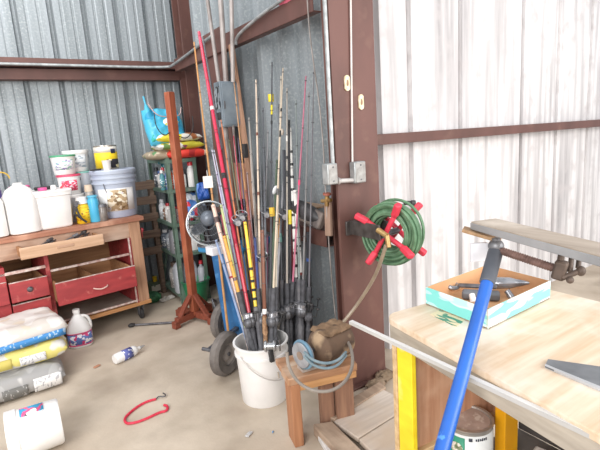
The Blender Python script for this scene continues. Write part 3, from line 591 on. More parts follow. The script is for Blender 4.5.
side_goods = [(1.245, 4.06, 1.032, 0.026, 0.17, 'c9cdd4', '7a8a9a', 'silver grey bottle with slate cap in the side bay of the upper shelf'), (1.25, 4.14, 1.032, 0.027, 0.19, 'b94a40', 'e4e0da', 'brick red bottle with white cap in the side bay of the upper shelf'),
 (1.25, 4.23, 1.032, 0.028, 0.15, 'e8e6e2', '4a6aa8', 'white bottle with blue cap in the side bay of the upper shelf'), (1.25, 4.33, 1.032, 0.03, 0.18, '5a5e66', '2f3136', 'dark grey bottle farthest back in the side bay of the upper shelf'),
 (1.245, 4.09, 0.737, 0.03, 0.16, 'd8d4d0', 'b03038', 'off white bottle with dark red cap in the side bay of the middle shelf'), (1.25, 4.18, 0.737, 0.03, 0.13, '8a6a58', 'd0c8c0', 'brown bottle with pale cap in the side bay of the middle shelf'),
 (1.25, 4.28, 0.737, 0.032, 0.18, 'dfe2e6', 'dfe2e6', 'all white bottle farthest back in the side bay of the middle shelf'), (1.25, 4.13, 0.462, 0.045, 0.19, '9aa0a6', '4a4e54', 'grey canister in the side bay of the lower shelf'),
 (1.25, 4.27, 0.462, 0.05, 0.17, '6a7480', 'c8c8c8', 'slate canister farthest back in the side bay of the lower shelf'), (1.26, 4.16, 0.092, 0.055, 0.24, 'b0aaa4', '5a4a40', 'beige canister in the side bay of the bottom shelf')]
for x, y, z, r, h, bc, cc_, lab in side_goods: bottle('bottle', lab, 'bottle', (x, y, z), r, h, P(bc), P(cc_), printed('bp'+bc, bc, [('f2f2f2', 0.58, (1, 1, 2))], 45), capr=0.6, caph=0.14)
# glossy bag and jugs
q = (1.43, 3.86, 0.80); b = MB(); b.bag(LM(1.445, 3.94, 0.87, rx=1.1, rz=0.25), 0.20, 0.24, 0.07, seed=5)
tag(b.build('snack_bag', printed('glossy_film', '5b86c8', [('cf3848', 0.52, (1, 1, 1)), ('e8eef5', 0.6, (1, 1, 2))], 9, 0.25)), 'glossy red and blue bag standing at the right of the middle shelf', 'bag')
b = MB(); b.bag(LM(1.50, 3.865, 0.99, rx=1.2, rz=-0.2), 0.11, 0.16, 0.06, seed=8)
q = (1.5, 3.8)
bpy.data.meshes  # keep
tag(b.build('blue_bag', printed('blue_film', '3462b8', [('6f9be0', 0.6, (1, 1, 1))], 14, 0.3)), 'crumpled blue bag above the glossy red and blue bag', 'bag')
GJ = mat('smoky_jug', '8f8f93', 0.3, c2='6f6f74', scale=6)
def sjug(lab, x, y, z, w, h, m, lm=None, cap=None):
    t = thing('plastic_jug', lab, 'jug', (x, y, z)); T = LM(x, y, z)
    b = MB(); b.lathe([(0, 0), (w*0.48, 0), (w/2, 0.01), (w/2, h*0.65), (w*0.4, h*0.82), (w*0.18, h*0.93), (w*0.17, h), (0, h)], 24, T, sq=0.4); b.build('body', m, t)
    b = MB(); b.tube([(x, y-w*0.1, z+h*0.9), (x-0.01, y-w*0.45, z+h*0.86), (x-0.01, y-w*0.5, z+h*0.6)], 0.010, 8, smooth=2); b.build('handle', m, t)
    if lm: b = MB(); b.box((x-0.01, y-w/2-0.003, z+h*0.33), (w*0.7, 0.003, h*0.35)); b.build('label', lm, t)
    if cap: b = MB(); b.lathe([(0, h), (w*0.2, h), (w*0.2, h+0.025), (0, h+0.025)], 14, T); b.build('cap', cap, t)
sjug('smoky grey jug with dark label on the lower shelf', 1.255, 3.97, 0.462, 0.13, 0.23, GJ, printed('dark_lab', '4a4546', [('a7a0a0', 0.6, (1, 1, 2))], 30))
sjug('pale jug right of the smoky jug on the lower shelf', 1.40, 3.98, 0.462, 0.12, 0.22, WHITEP)
sjug('grey white tall jug at the left of the bottom shelf', 1.25, 3.98, 0.092, 0.12, 0.30, mat('dull_white', 'bfc2c8', 0.4, c2='a5a8ae'))
sjug('grey white tall jug in the middle of the bottom shelf', 1.36, 4.02, 0.092, 0.11, 0.30, MATS['dull_white'])
bottle('bottle', 'white bottle at the right of the bottom shelf', 'bottle', (1.44, 3.95, 0.092), 0.035, 0.26, MATS['dull_white'], P('d23540'))
# bags on top of the unit
zt = 1.287
def sack(name, lab, x, y, z, sx, sy, sz, rz, m, seed, cat='bag', rx=0, ry=0, labm=None, wr=0.012):
    t = thing(name, lab, cat, (x, y, z)); M = LM(x, y, z+sz/2, rz=rz, rx=rx, ry=ry)
    b = MB(); b.bag(M, sx, sy, sz, seed=seed, wr=wr); b.build('body', m, t, ang=60); return t
sack('seed_bag', 'tan and green burlap like sack at the left bottom of the stack', 1.225, 4.02, zt, 0.26, 0.30, 0.075, 0.1, printed('tan_sack', 'b3a28a', [('5f8a5c', 0.62, (1, 1, 1)), ('d8c9b0', 0.6, (1, 1, 1))], 12), 11)
sack('seed_bag', 'red sack at the bottom right of the stack on the unit', 1.41, 3.96, zt, 0.38, 0.26, 0.075, -0.05, printed('red_sack', 'e04034', [('e9c9b0', 0.66, (1, 1, 1)), ('b03030', 0.6, (1, 1, 1))], 9), 12)
sack('seed_bag', 'white sack with green and yellow print in the middle of the stack', 1.36, 3.98, zt+0.073, 0.42, 0.28, 0.07, 0.02, printed('yellow_sack', 'e4e1d9', [('d0c440', 0.5, (0.6, 1, 1)), ('8a4a62', 0.66, (1, 1, 2)), ('6a8a4a', 0.66, (1, 1, 1))], 9), 13)
sack('seed_bag', 'yellow edged sack lying on top of the flat stack', 1.35, 3.99, zt+0.14, 0.42, 0.28, 0.07, 0.04, printed('yellow_sack_b', 'e2d13a', [('e8e4da', 0.5, (0.5, 1, 1)), ('a8653a', 0.6, (1, 1, 1))], 8), 14)
SKY = printed('sky_film', '4fb6d6', [('2f98bf', 0.56, (1, 1, 1))], 8, 0.35)
t = sack('blue_bag', 'upright sky blue bag with white oval print on top of the stack', 1.27, 4.0, zt+0.20, 0.34, 0.34, 0.14, 0.1, SKY, 17, rx=1.15, wr=0.02)
b = MB(); b.ell(LM(1.30, 3.905, zt+0.31, rx=1.15), (0.065, 0.04, 0.006)); b.build('oval_print', printed('oval_white', 'e6ecf0', [('d0c860', 0.6, (1, 1, 1))], 40), t)
b = MB(); b.cyl((1.135, 4.0, zt+0.46), (1.16, 4.0, zt+0.34), 0.012, 0.05, 10); b.tube([(1.135, 4.0, zt+0.46), (1.125, 4.0, zt+0.53)], 0.008); b.build('twisted_corner', SKY, t)
b = MB(); b.tube([(1.15, 3.98, zt+0.47), (1.20, 3.96, zt+0.37), (1.30, 3.93, zt+0.35), (1.40, 3.94, zt+0.36), (1.42, 3.95, zt+0.43)], 0.004, 6, smooth=2)
tag(b.build('wire_hanger', mat('pinkish_wire', 'c7a8a4', 0.4, 0.3)), 'thin pinkish wire bent across the upright blue bag', 'wire')
b = MB(); b.bag(LM(1.165, 3.93, zt+0.20, rx=1.0), 0.09, 0.12, 0.05, seed=19); tag(b.build('teal_pouch', printed('teal_film', '3fb6a6', [('a7d8b0', 0.6, (1, 1, 1))], 20)), 'small teal pouch at the left of the bag stack', 'bag')
# weathered pallet boards behind the unit, near the bench
t = thing('pallet', 'dark weathered pallet boards leaning upright behind the bench corner', 'pallet', (1.04, 4.40, 0))
for k, z in enumerate((0.40, 0.56, 0.72, 0.88, 1.02)):
    b = MB(); b.span(0.86, 1.22, 4.33, 4.345, z, z+0.075); b.build('slat', wood('old_grey_wood', '927b6a', '6a5649', 0.8, 'x'), t, bevel=0.002)
for x in (0.88, 1.17):
    b = MB(); b.span(x, x+0.04, 4.345, 4.42, 0, 1.1); b.build('stringer', MATS['old_grey_wood'], t, bevel=0.003)
# stuff on the floor below the unit
q = Pz(158, 292); t = thing('battery_box', 'low green and grey box with paper on the floor by the bench', 'box', q)
b = MB(); b.box(q+Vector((0.0, 0.05, 0.05)), (0.20, 0.13, 0.10), rz=0.2); b.build('body', mat('dull_olive', '6d7a5c', 0.6, c2='4f5a48', scale=12), t, bevel=0.01)
b = MB(); b.box(q+Vector((0.01, -0.02, 0.05)), (0.15, 0.004, 0.06), rz=0.2); b.build('label', printed('paperish', 'dcd6c4', [('8a9a7a', 0.58, (1, 1, 1))], 25), t)
b = MB(); b.lathe([(0, 0), (0.02, 0), (0.02, 0.05), (0, 0.05)], 14, LM(q.x, q.y+0.05, 0.10)); b.build('yellow_cap', YEL, t)
q = Pz(160, 300); b = MB(); b.bag(LM(q.x+0.05, q.y-0.06, 0.016, rz=0.3), 0.15, 0.05, 0.03, seed=3); tag(b.build('rag', mat('dirty_white_rag', 'd8d3cb', 0.8, c2='a8a29a')), 'dirty white rag in front of the low green box', 'rag')
q = Pz(143, 285); b = MB(); b.ell(LM(1.02, 4.15, 0.05), (0.08, 0.07, 0.05), amp=0.3, seed=5); tag(b.build('green_bundle', mat('dark_green_net', '3e7a50', 0.6, c2='2c5a3c', scale=25)), 'dark green bundle on the floor behind the bench leg', 'bundle')
GB = mat('green_bucket_plastic', '2f8a5c', 0.35, c2='256f4a', scale=5)
gc = Vector((1.215, 3.70, 0)); q = Pz(188, 305); gc = q+Vector((0.10, 0.02, 0)); gc.z = 0
t = thing('green_bucket', 'green plastic bucket on the floor behind the orange wooden stand', 'bucket', gc); T = Matrix.Translation(gc)
b = MB(); b.lathe([(0, 0), (0.085, 0), (0.122, 0.20), (0.130, 0.202), (0.130, 0.212), (0.120, 0.212), (0.083, 0.008), (0, 0.008)], 32, T); b.build('body', GB, t)
b = MB(); M = T @ LM(0, 0, 0.2, rx=-0.3); b.tube([M @ Vector((0.128*math.cos(a), 0.0+0.0, -0.0)) if False else M @ Vector((0.130*math.cos(a), -0.12*math.sin(a), -0.02*math.sin(a))) for a in [math.pi*i/14 for i in range(15)]], 0.003, 6); b.build('handle', GREYM, t)
# ------------------------------------------------------------------ orange wooden stand with cross feet
OW = wood('orange_brown_wood', 'a55a3e', '8a4730', 0.6, 'z', c3='b36c4c', s3=6)
OWX = wood('orange_brown_wood_flat', '8f4a36', '733a2a', 0.6, 'x')
base = Vector((1.165, 3.46, 0))
t = thing('plant_stand', 'tall orange brown wooden post stand with braced cross feet', 'stand', base, 0.35)
b = MB(); b.span(-0.028, 0.028, -0.028, 0.028, 0.05, 1.79); b.build('post', OW, t, world=False, bevel=0.004)
for k in range(4):
    R_ = Matrix.Rotation(math.pi/2*k, 4, 'Z')
    b = MB(); b.beam(R_ @ Vector((0.0 if k % 2 == 0 else 0.03, 0, 0.055)), R_ @ Vector((0.185, 0, 0.055)), 0.045, 0.05); b.build('foot', OWX, t, world=False, bevel=0.003)
    b = MB(); b.beam(R_ @ Vector((0.168, 0, 0.03)), R_ @ Vector((0.215, 0, 0.03)), 0.05, 0.055); b.build('foot_pad', OWX, t, world=False, bevel=0.003)
    b = MB(); b.beam(R_ @ Vector((0.15, 0, 0.07)), R_ @ Vector((0.022, 0, 0.22)), 0.04, 0.02); b.build('brace', OWX, t, world=False, bevel=0.002)
for (z, s_, L_) in ((1.63, 1, 0.12), (1.66, -1, 0.11)):
    b = MB(); M = Matrix.Rotation(-0.35, 4, 'Z'); b.tube([M @ Vector((s_*0.028, 0, z-0.16)), M @ Vector((s_*(0.028+L_*0.5), -0.02, z-0.19)), M @ Vector((s_*(0.028+L_), -0.03, z-0.12)), M @ Vector((s_*(0.028+L_), -0.03, z-0.02))], 0.004, 6, smooth=2); b.build('hook', DARK, t, world=False)
# thin rod lying on the floor by the caster
q = Pz(132, 327); t = thing('steel_rod', 'thin dark steel rod with black knob end lying between bench caster and stand', 'rod', (q.x, q.y, 0))
b = MB(); b.cyl(Pz(134, 325, 0.012), Pz(180, 322, 0.012), 0.009); b.build('shaft', TOOLM, t)
b = MB(); b.ell(LM(q.x, q.y, 0.016), (0.03, 0.022, 0.016)); b.build('knob', DARK, t)
# ------------------------------------------------------------------ blue wheeled cart, fan on it
BL = mat('blue_enamel', '2e70aa', 0.4, c2='255f92', scale=6, c3='5c93c4', s3=16, t3=(0.6, 0.74))
cc = Vector((1.25, 2.76, 0)); CA = 0.0
t = thing('tool_cart', 'blue wheeled cart with grey tyres standing behind the fishing rods', 'cart', cc, 0.5)
b = MB(); b.hexa([(-0.05, -0.14, 0.07), (0.13, -0.14, 0.07), (0.13, 0.12, 0.07), (-0.05, 0.12, 0.07)], [(-0.09, -0.16, 0.70), (0.15, -0.16, 0.70), (0.15, 0.14, 0.70), (-0.09, 0.14, 0.70)]); b.build('body', BL, t, world=False, bevel=0.02, seg=3)
b = MB(); b.span(-0.16, 0.2, -0.18, 0.18, 0.70, 0.745); b.build('tray', mat('bright_blue_plastic', '3a94cc', 0.4), t, world=False, bevel=0.012)
b = MB(); b.span(-0.083, -0.066, -0.08, 0.08, 0.35, 0.60); b.build('side_panel', mat('dark_blue_enamel', '235d92', 0.4), t, world=False, bevel=0.003)
for y in (-0.24, 0.20):
    M = LM(-0.36 if y < 0 else 0.06, -0.13 if y < 0 else 0.2, 0.135, rx=math.pi/2)
    b = MB(); b.lathe([(0.07, -0.03), (0.115, -0.034), (0.134, -0.018), (0.134, 0.018), (0.115, 0.034), (0.07, 0.03), (0.07, -0.03)], 36, M); w = b.build('tyre', mat('dusty_tyre', '7c7570', 0.8, c2='5f5955', scale=14), t, world=False)
    b = MB(); b.lathe([(0, -0.02), (0.03, -0.022), (0.05, -0.01), (0.072, -0.016), (0.072, 0.016), (0.05, 0.01), (0.03, 0.022), (0, 0.02)], 28, M); b.build('hub', mat('pale_hub', 'b6aca4', 0.6, c2='8d857f', scale=12), w, world=False)
b = MB(); b.cyl((-0.36, -0.16, 0.135), (-0.36, 0.05, 0.135), 0.012); b.beam((-0.36, 0.0, 0.135), (-0.0, 0.0, 0.16), 0.03, 0.02); b.build('axle', GREYM, t, world=False)
q = Pd(209, 223, 2.93); fz = 0.747
fx, fy = q.x, q.y
t = thing('desk_fan', 'round metal desk fan with grey motor standing on the blue cart', 'fan', (fx, fy, fz)); 
n_ = Vector((-0.45, -0.86, 0.18)).normalized(); Cn = Vector((fx, fy, 0.90)); M = frame(Cn, Cn+n_)
RGM = mat('bright_ring_metal', 'b9bfc2', 0.35, 0.5, c2='9aa0a4', scale=10)
b = MB(); b.torus(M, 0.140, 0.006, 44, 8); b.torus(M @ Matrix.Translation((0, 0, -0.06)), 0.140, 0.005, 44, 8); cage = b.build('ring', RGM, t)
b = MB()
for k in range(30):
    a = 2*math.pi*k/30; c_, s_ = math.cos(a), math.sin(a)
    b.tube([M @ Vector((0.14*c_, 0.14*s_, -0.06)), M @ Vector((0.141*c_, 0.141*s_, 0.0)), M @ Vector((0.10*c_, 0.10*s_, 0.035)), M @ Vector((0.04*c_, 0.04*s_, 0.045))], 0.0016, 4)
for r_ in (0.04, 0.08, 0.115): b.torus(M @ Matrix.Translation((0, 0, 0.045 if r_ < 0.05 else 0.038 if r_ < 0.1 else 0.027)), r_, 0.0018, 28, 4)
b.build('grille', mat('dark_wire', '55585c', 0.4, 0.5), cage)
b = MB(); b.ell(M @ Matrix.Translation((0.0, 0.03, 0.03)), (0.05, 0.05, 0.045)); b.build('motor_dome', mat('grey_dome', '6f7680', 0.35, 0.2, c2='5d646e'), t)
for k in range(4):
    a = math.pi/2*k+0.4; b = MB(); b.ell(M @ Matrix.Rotation(a, 4, 'Z') @ Matrix.Translation((0.075, 0, -0.03)) @ Matrix.Rotation(0.4, 4, 'X'), (0.055, 0.04, 0.004), n=14, m=8); b.build('blade', mat('dark_blade', '3c4046', 0.4, 0.3), t)
b = MB(); b.lathe([(0, 0), (0.08, 0), (0.078, 0.012), (0.02, 0.02), (0.014, 0.03), (0.014, 0.05), (0, 0.05)], 28, LM(fx+0.01, fy+0.06, fz)); b.tube([(fx+0.01, fy+0.06, fz+0.03), (fx, fy+0.07, 0.84), Cn+Vector((0, 0.05, -0.02))], 0.010, 8, smooth=1); b.build('base', GREYM, t)
q = Pd(216, 252, 2.72); t = thing('white_box', 'small white box on the edge of the blue cart tray', 'box', (q.x, q.y, 0.747))
b = MB(); b.box((q.x+0.02, q.y+0.03, 0.772), (0.11, 0.08, 0.048), rz=0.1); b.build('body', mat('card_white', 'e2e2e6', 0.5, c2='c9cbd2'), t, bevel=0.003)
b = MB(); b.box((q.x+0.02, q.y+0.03, 0.798), (0.05, 0.04, 0.004), rz=0.1); b.build('label', mat('grey_label', 'b2b4bc', 0.5), t)
# paper tag hanging between the rods
b = MB(); q = Pd(208, 182, 2.72); b.box(q, (0.055, 0.003, 0.07), rz=-0.5); b.box(q+Vector((0, 0, 0.05)), (0.003, 0.003, 0.04)); tag(b.build('paper_tag', mat('tag_paper', 'e4ddd6', 0.6)), 'blank whitish paper tag hanging on the tan rod', 'tag')
# clutter behind the cart
for (u, v, d, lab, cl, s_) in ((232, 250, 3.1, 'dark tackle bag behind the rods on the blue cart', '3a3d42', 0.09),):
    q = Pd(u, v, d); b = MB(); b.ell(LM(cc.x+0.10, cc.y+0.05, 0.747+0.08), (0.09, 0.09, 0.08), amp=0.25, seed=7); tag(b.build('tackle_bag', mat('dark_cloth', cl, 0.8, c2='2a2c30')), lab, 'bag')
# black machine between stand and cart on the floor
q = Pz(212, 292); t = thing('pump', 'dark small pump on the floor behind the blue cart', 'pump', (1.38, 3.35, 0))
b = MB(); b.cyl((1.30, 3.35, 0.10), (1.46, 3.35, 0.10), 0.07, n=20); b.span(1.30, 1.46, 3.28, 3.42, 0, 0.03); b.build('body', mat('dark_pump', '4b4744', 0.5, c2='6d655e', scale=14), t, bevel=0.004)
b = MB(); b.tube([(1.30, 3.32, 0.16), (1.24, 3.26, 0.22), (1.26, 3.2, 0.10), (1.33, 3.18, 0.02)], 0.01, 8, smooth=2); b.build('hose', GREYM, t)
# ------------------------------------------------------------------ bucket of fishing rods
bk = Pz(264, 409); bk = bk+Vector((0.543, 0.84, 0))*0.125; bk.z = 0
t = thing('rod_bucket', 'white plastic bucket on the floor crowded with fishing rods', 'bucket', bk); T = Matrix.Translation(bk)
b = MB(); b.lathe([(0, 0), (0.122, 0), (0.126, 0.006), (0.138, 0.27), (0.146, 0.272), (0.146, 0.283), (0.139, 0.286), (0.141, 0.325), (0.150, 0.329), (0.150, 0.338), (0.139, 0.338), (0.122, 0.008), (0, 0.008)], 40, T); b.build('body', WHITEP, t)
b = MB(); pts = [T @ Matrix.Rotation(0.15, 4, 'Z') @ Vector((-0.150*math.cos(a), -0.02-0.155*math.sin(a), 0.30-0.13*math.sin(a))) for a in [math.pi*i/18 for i in range(19)]]
pts = pts[:11]; b.tube(pts, 0.0028, 6); b.build('handle', mat('pale_wire', 'c9c4c0', 0.4, 0.3), t)
b = MB(); b.tube([Pd(278, 372, 2.42), Pd(279, 378, 2.415)], 0.0035, 6); 
b.build('scuff', mat('scuff_brown', 'b9a894', 0.6), t)
CORK = mat('cork', 'b08a68', 0.8, c2='7d5c42', scale=60); FOAM = mat('black_foam', '3c3c3f', 0.7, c2='55555a', scale=40); GRF = mat('grey_foam', '6c6a6c', 0.7, c2='55555a', scale=40)
def rm(c): return mat('rod_'+c, c, 0.35, c2=None, scale=20)
NR = 0
def rod(label, top, low, cl, grip=None, r=(0.0065, 0.0028), reel=0, bands=(), out=False, lowmat=None, split=0.4, glen=0.60, rside=1, kind='fishing_rod', cat='fishing rod'):
    """top = (u, v, x-plane or -distance), low = where it crosses the bucket rim (or the floor, if out)"""
    global NR; NR += 1
    tp = Px(top[0], top[1], top[2]) if top[2] > 0 else Pd(top[0], top[1], -top[2])
    if out: bt = Pz(low[0], low[1], 0.012)
    else:
        lw = Pz(low[0], low[1], 0.37); dr = (tp-lw).normalized(); bt = lw-dr*((0.37-0.03)/dr.z)
        off = Vector((bt.x-bk.x, bt.y-bk.y, 0))
        if off.length > 0.108: off = off*(0.108/off.length); bt = Vector((bk.x+off.x, bk.y+off.y, 0.03))
    L_ = (tp-bt).length; dr = (tp-bt).normalized()
    view = (Vector(EYE)-(bt+dr*0.6)).normalized(); side = (view-dr*view.dot(dr)).normalized(); lat = dr.cross(side)
    at = lambda s_: bt+dr*s_
    t = thing(kind, label, cat, bt, group=None)
    bm_ = rm(cl); r = (r[0]*1.12, r[1]*1.25)
    b = MB(); b.cyl(at(0.02), tp, r[0], r[1], 8); bo = b.build('blank', bm_, t)
    if lowmat: b = MB(); b.cyl(at(0.02), at(L_*split), r[0]*1.25, r[0]*1.15, 10); b.build('lower_section', rm(lowmat), t)
    if grip:
        b = MB(); b.lathe([(0, 0), (0.015, 0), (0.017, 0.012), (0.0165, glen*0.55), (0.012, glen*0.57), (0.012, glen*0.78), (0.0155, glen*0.80), (0.014, glen), (0, glen)], 12, frame(bt, tp)); b.build('grip', grip, t)
    if reel:
        s0 = glen*0.67+0.02; c = at(s0)+side*0.045*rside+lat*0.0
        b = MB(); b.beam(at(s0), c, 0.014, 0.01); b.ell(frame(c, c+dr), (0.024, 0.026, 0.032), n=14, m=8)
        rl = b.build('reel', GREYM if reel == 1 else FOAM, t)
        b = MB()
        if reel == 1: b.lathe([(0, 0), (0.024, 0), (0.018, 0.006), (0.018, 0.022), (0.023, 0.028), (0, 0.03)], 18, frame(c+dr*0.02, c+dr))
        else: b.lathe([(0, 0), (0.026, 0), (0.02, 0.006), (0.02, 0.03), (0.026, 0.036), (0, 0.036)], 18, frame(c-lat*0.018, c+lat))
        b.build('spool', mat('spool_metal', 'b8b8bc', 0.3, 0.7, c2='8c8c90', scale=30), rl)
        b = MB(); b.tube([c, c+lat*0.045, c+lat*0.05+dr*0.04], 0.0035, 6); b.ell(frame(c+lat*0.052+dr*0.045, c+lat+dr*0.045), (0.008, 0.008, 0.012), n=10, m=6); b.build('handle', DARK, rl)
    for k, s_ in enumerate((0.36, 0.52, 0.68, 0.84, 0.985)):
        R_ = 0.013*(1-0.14*k); c = at(L_*s_)+side*(R_+0.004)*rside
        if s_*L_ < glen+0.1: continue
        b = MB(); b.torus(frame(c, c+dr), R_, 0.0014, 12, 4); b.build('guide', GREYM, t)
    for (s0, s1, cb) in bands:
        b = MB(); rr = (r[0]+(r[1]-r[0])*s0)*1.2+0.0006
        if lowmat and s0 < split: rr = r[0]*1.32
        b.cyl(at(L_*s0), at(L_*s1), rr, rr, 10); b.build('band', rm(cb), t)
    return t
XW = 1.475
rod('tan fishing rod at the far left of the rod bunch, its tip highest at left', (194, 42, -3.0), (231, 355), 'd09a62', None, r=(0.0085, 0.004), out=True)
rod('thick cream rod crossing the blue cart at the left bucket rim', (213, 205, -2.75), (240, 346), 'e4c8b8', None, r=(0.012, 0.010), bands=((0.9, 0.93, '5a4a48'), (0.6, 0.61, 'b03a40')))
rod('burgundy rod directly right of the thick cream rod', (222, 215, -2.7), (246, 347), '8e2c44', FOAM, r=(0.011, 0.009), glen=0.4)
rod('steel blue rod crossing the cart between cream and burgundy rods', (216, 240, -2.65), (243, 349), '8fa0c0', None, r=(0.007, 0.006))
rod('thick crimson red fishing rod left of the breaker box', (199, 32, -3.05), (247, 340), 'd83a58', FOAM, r=(0.012, 0.008), reel=1, bands=((0.55, 0.565, '3a3a3a'), (0.75, 0.76, 'e8e0e0')))
rod('dark grey fishing rod close behind the thick crimson rod', (203, 38, -3.12), (251, 339), '6c6a70', GRF, r=(0.010, 0.005), reel=2)
rod('thin dusty red fishing rod ending left of the breaker box', (209, 88, -2.95), (243, 345), 'b0475a', GRF, reel=1)
rod('white thin rod with dark blue lower wraps at the left bucket rim', (212, 150, -2.8), (241, 344), 'c9c4d4', None, bands=((0.15, 0.3, '4a5a92'), (0.35, 0.37, 'd84a4a')))
rod('orange tan slim fishing rod left below the breaker box', (221, 120, -2.85), (249, 345), 'c8784e', FOAM, reel=1)
rod('crimson thin fishing rod right below the breaker box', (233, 132, 1.42), (257, 342), 'c2354f', FOAM, reel=2)
rod('yellow and orange short fishing rod at the left of the bunch', (224, 236, -2.58), (250, 347), 'dca448', FOAM, r=(0.009, 0.007), bands=((0.45, 0.47, '8a3a30'), (0.72, 0.74, '5a3a30')))
rod('yellow fishing rod with black spiral wraps in the bucket centre', (245, 222, -2.60), (263, 346), 'ecca2c', GRF, r=(0.010, 0.007), bands=((0.50, 0.515, '2a2a2a'), (0.55, 0.565, '2a2a2a'), (0.60, 0.615, '2a2a2a'), (0.65, 0.665, '2a2a2a'), (0.72, 0.735, '2a2a2a')), glen=0.5)
rod('ochre brown fishing rod rising right of the breaker box', (232, 62, XW), (263, 340), 'b98a5e', CORK, reel=1)
rod('long cream fishing rod crossing the dark corrugation', (256, 80, XW), (257, 345), 'e0cdb8', None, r=(0.007, 0.004), bands=((0.6, 0.61, '7a4a3a'), (0.8, 0.81, '7a4a3a')))
rod('second cream fishing rod leaning the other way in the centre', (250, 150, 1.45), (266, 343), 'd8c8bb', GRF, reel=1)
rod('grey fishing rod just left of the dark corrugation shadow', (258, 96, XW), (270, 340), '7c7f84', FOAM, reel=2)
rod('slate coloured fishing rod leaning on the dark corrugation', (263, 108, XW), (273, 339), '686c72', GRF, reel=1)
rod('black fishing rod with one yellow float near its tip', (272, 62, XW), (276, 340), '4a4b50', FOAM, r=(0.007, 0.003), reel=2, bands=((0.83, 0.86, 'f2d824'), (0.80, 0.81, '2a2a2a')))
rod('maroon brown fishing rod with cork grip at the right bucket rim', (246, 190, -2.7), (273, 347), '8c4a40', CORK, r=(0.008, 0.005), glen=0.5, bands=((0.42, 0.45, 'e8e4e0'),))
rod('orange fishing rod with dark wraps between the black rods', (281, 212, 1.40), (278, 341), 'e09a3c', FOAM, r=(0.009, 0.007), bands=((0.5, 0.52, '3a3a3a'), (0.7, 0.72, '3a3a3a')))
rod('navy blue short rod in the middle of the bucket', (255, 238, -2.6), (262, 343), '3c4a80', FOAM, r=(0.009, 0.006))
rod('cream topped fishing rod with black wraps near the tip', (283, 68, XW), (277, 344), 'cdbca6', FOAM, reel=1, bands=((0.78, 0.80, '2c2c2c'), (0.86, 0.87, '2c2c2c'), (0.6, 0.62, '4c4c4c')))
rod('slim violet grey fishing rod in the left part of the bunch', (217, 172, -2.75), (245, 348), '9088a8', GRF, reel=1)
rod('rust red fishing rod just right of the grey pipe', (243, 165, 1.42), (268, 349), 'a8483c', FOAM, reel=2)
rod('pale grey fishing rod leaning right in the bucket back', (268, 130, XW), (255, 337), 'a5a3a5', GRF, reel=1)
rod('pale blue grey fishing rod touching the crimson one in the bucket', (214, 150, -2.75), (248, 343), 'a9aebb', FOAM, reel=1, bands=((0.4, 0.42, '6a3a3a'),))
rod('dark olive fishing rod behind the yellow banded one', (229, 140, 1.43), (255, 338), '6a6a50', GRF, r=(0.009, 0.005), reel=2)
rod('pinkish white fishing rod right of the yellow banded one', (247, 172, 1.44), (264, 339), 'd8bfc0', FOAM, reel=1, bands=((0.5, 0.52, 'a83a4a'), (0.6, 0.62, 'a83a4a')))
rod('short cherry red rod with black butt low in the bunch', (236, 244, -2.6), (254, 349), 'b82c40', FOAM, r=(0.010, 0.008), glen=0.45)
rod('short bright yellow green rod stub left of the centre', (221, 205, -2.62), (244, 338), 'a8b078', GRF, r=(0.008, 0.006), glen=0.4)
rod('graphite fishing rod rising to the left of the yellow float', (264, 150, XW), (267, 345), '54565c', FOAM, r=(0.008, 0.004), reel=1, bands=((0.5, 0.51, 'c9c9c9'), (0.7, 0.71, 'c9c9c9')))
rod('chestnut short rod with pale ferrule in the bucket front', (262, 230, -2.55), (270, 349), '7a4c38', CORK, r=(0.010, 0.008), glen=0.45, bands=((0.5, 0.53, 'e8e4e0'),))
rod('silver grey fishing rod between the orange rod and black rods', (284, 178, 1.46), (281, 341), 'a8a8ac', FOAM, r=(0.009, 0.006), reel=2)
rod('dim green fishing rod hidden mostly behind the orange one', (277, 160, 1.46), (272, 338), '5c6e5a', GRF, r=(0.008, 0.005), reel=1)
rod('plum coloured short rod at the back of the bucket', (267, 235, -2.7), (266, 336), '6a3450', FOAM, r=(0.009, 0.007), reel=1)
# rods standing on the floor right of the bucket
rod('black fishing rod outside the bucket with a bright yellow wrap', (289, 120, XW), (291, 382), '3c3c40', FOAM, r=(0.010, 0.006), reel=2, bands=((0.60, 0.655, 'f6e01e'), (0.3, 0.31, '8a8a8a')), out=True, glen=0.6)
rod('white fishing rod with regular black wraps, tallest of the white ones', (290, 128, XW), (300, 382), 'f0efea', FOAM, r=(0.0105, 0.007), reel=1, bands=tuple((0.40+0.05*k, 0.41+0.05*k, '2c2c2c') for k in range(11)), out=True, glen=0.6)
rod('shorter white fishing rod with bare shaft beside the black one', (295, 190, 1.42), (308, 376), 'f4f2ee', FOAM, r=(0.011, 0.009), reel=2, out=True, glen=0.62, bands=((0.55, 0.565, '8a3a34'), (0.7, 0.71, '3a3a3a')))
rod('thin pink fishing rod leaning on the pale corrugation', (306, 76, XW), (287, 376), 'c4748a', FOAM, reel=1, out=True, glen=0.58, bands=((0.66, 0.675, 'f04a78'),))
rod('grey cream fishing rod with speckled tip right of the yellow float', (287, 88, XW), (287, 384), 'b5ada2', FOAM, reel=1, out=True, glen=0.58, bands=((0.70, 0.72, '3a3a3a'), (0.76, 0.77, '3a3a3a'), (0.82, 0.84, 'e6e2da')))
rod('fine dark grey fishing rod rightmost against the pale corrugation', (314, 68, XW), (307, 376), '77757a', FOAM, r=(0.006, 0.002), reel=2, out=True, glen=0.55)
rod('charcoal fishing rod with green tinted wrap outside the bucket', (279, 104, XW), (283, 386), '505258', GRF, reel=2, out=True, glen=0.6, bands=((0.5, 0.53, '5a8a80'),))
rod('teal grey fishing rod between the two white rods', (296, 100, XW), (301, 383), '8a9492', GRF, reel=1, out=True, glen=0.6)
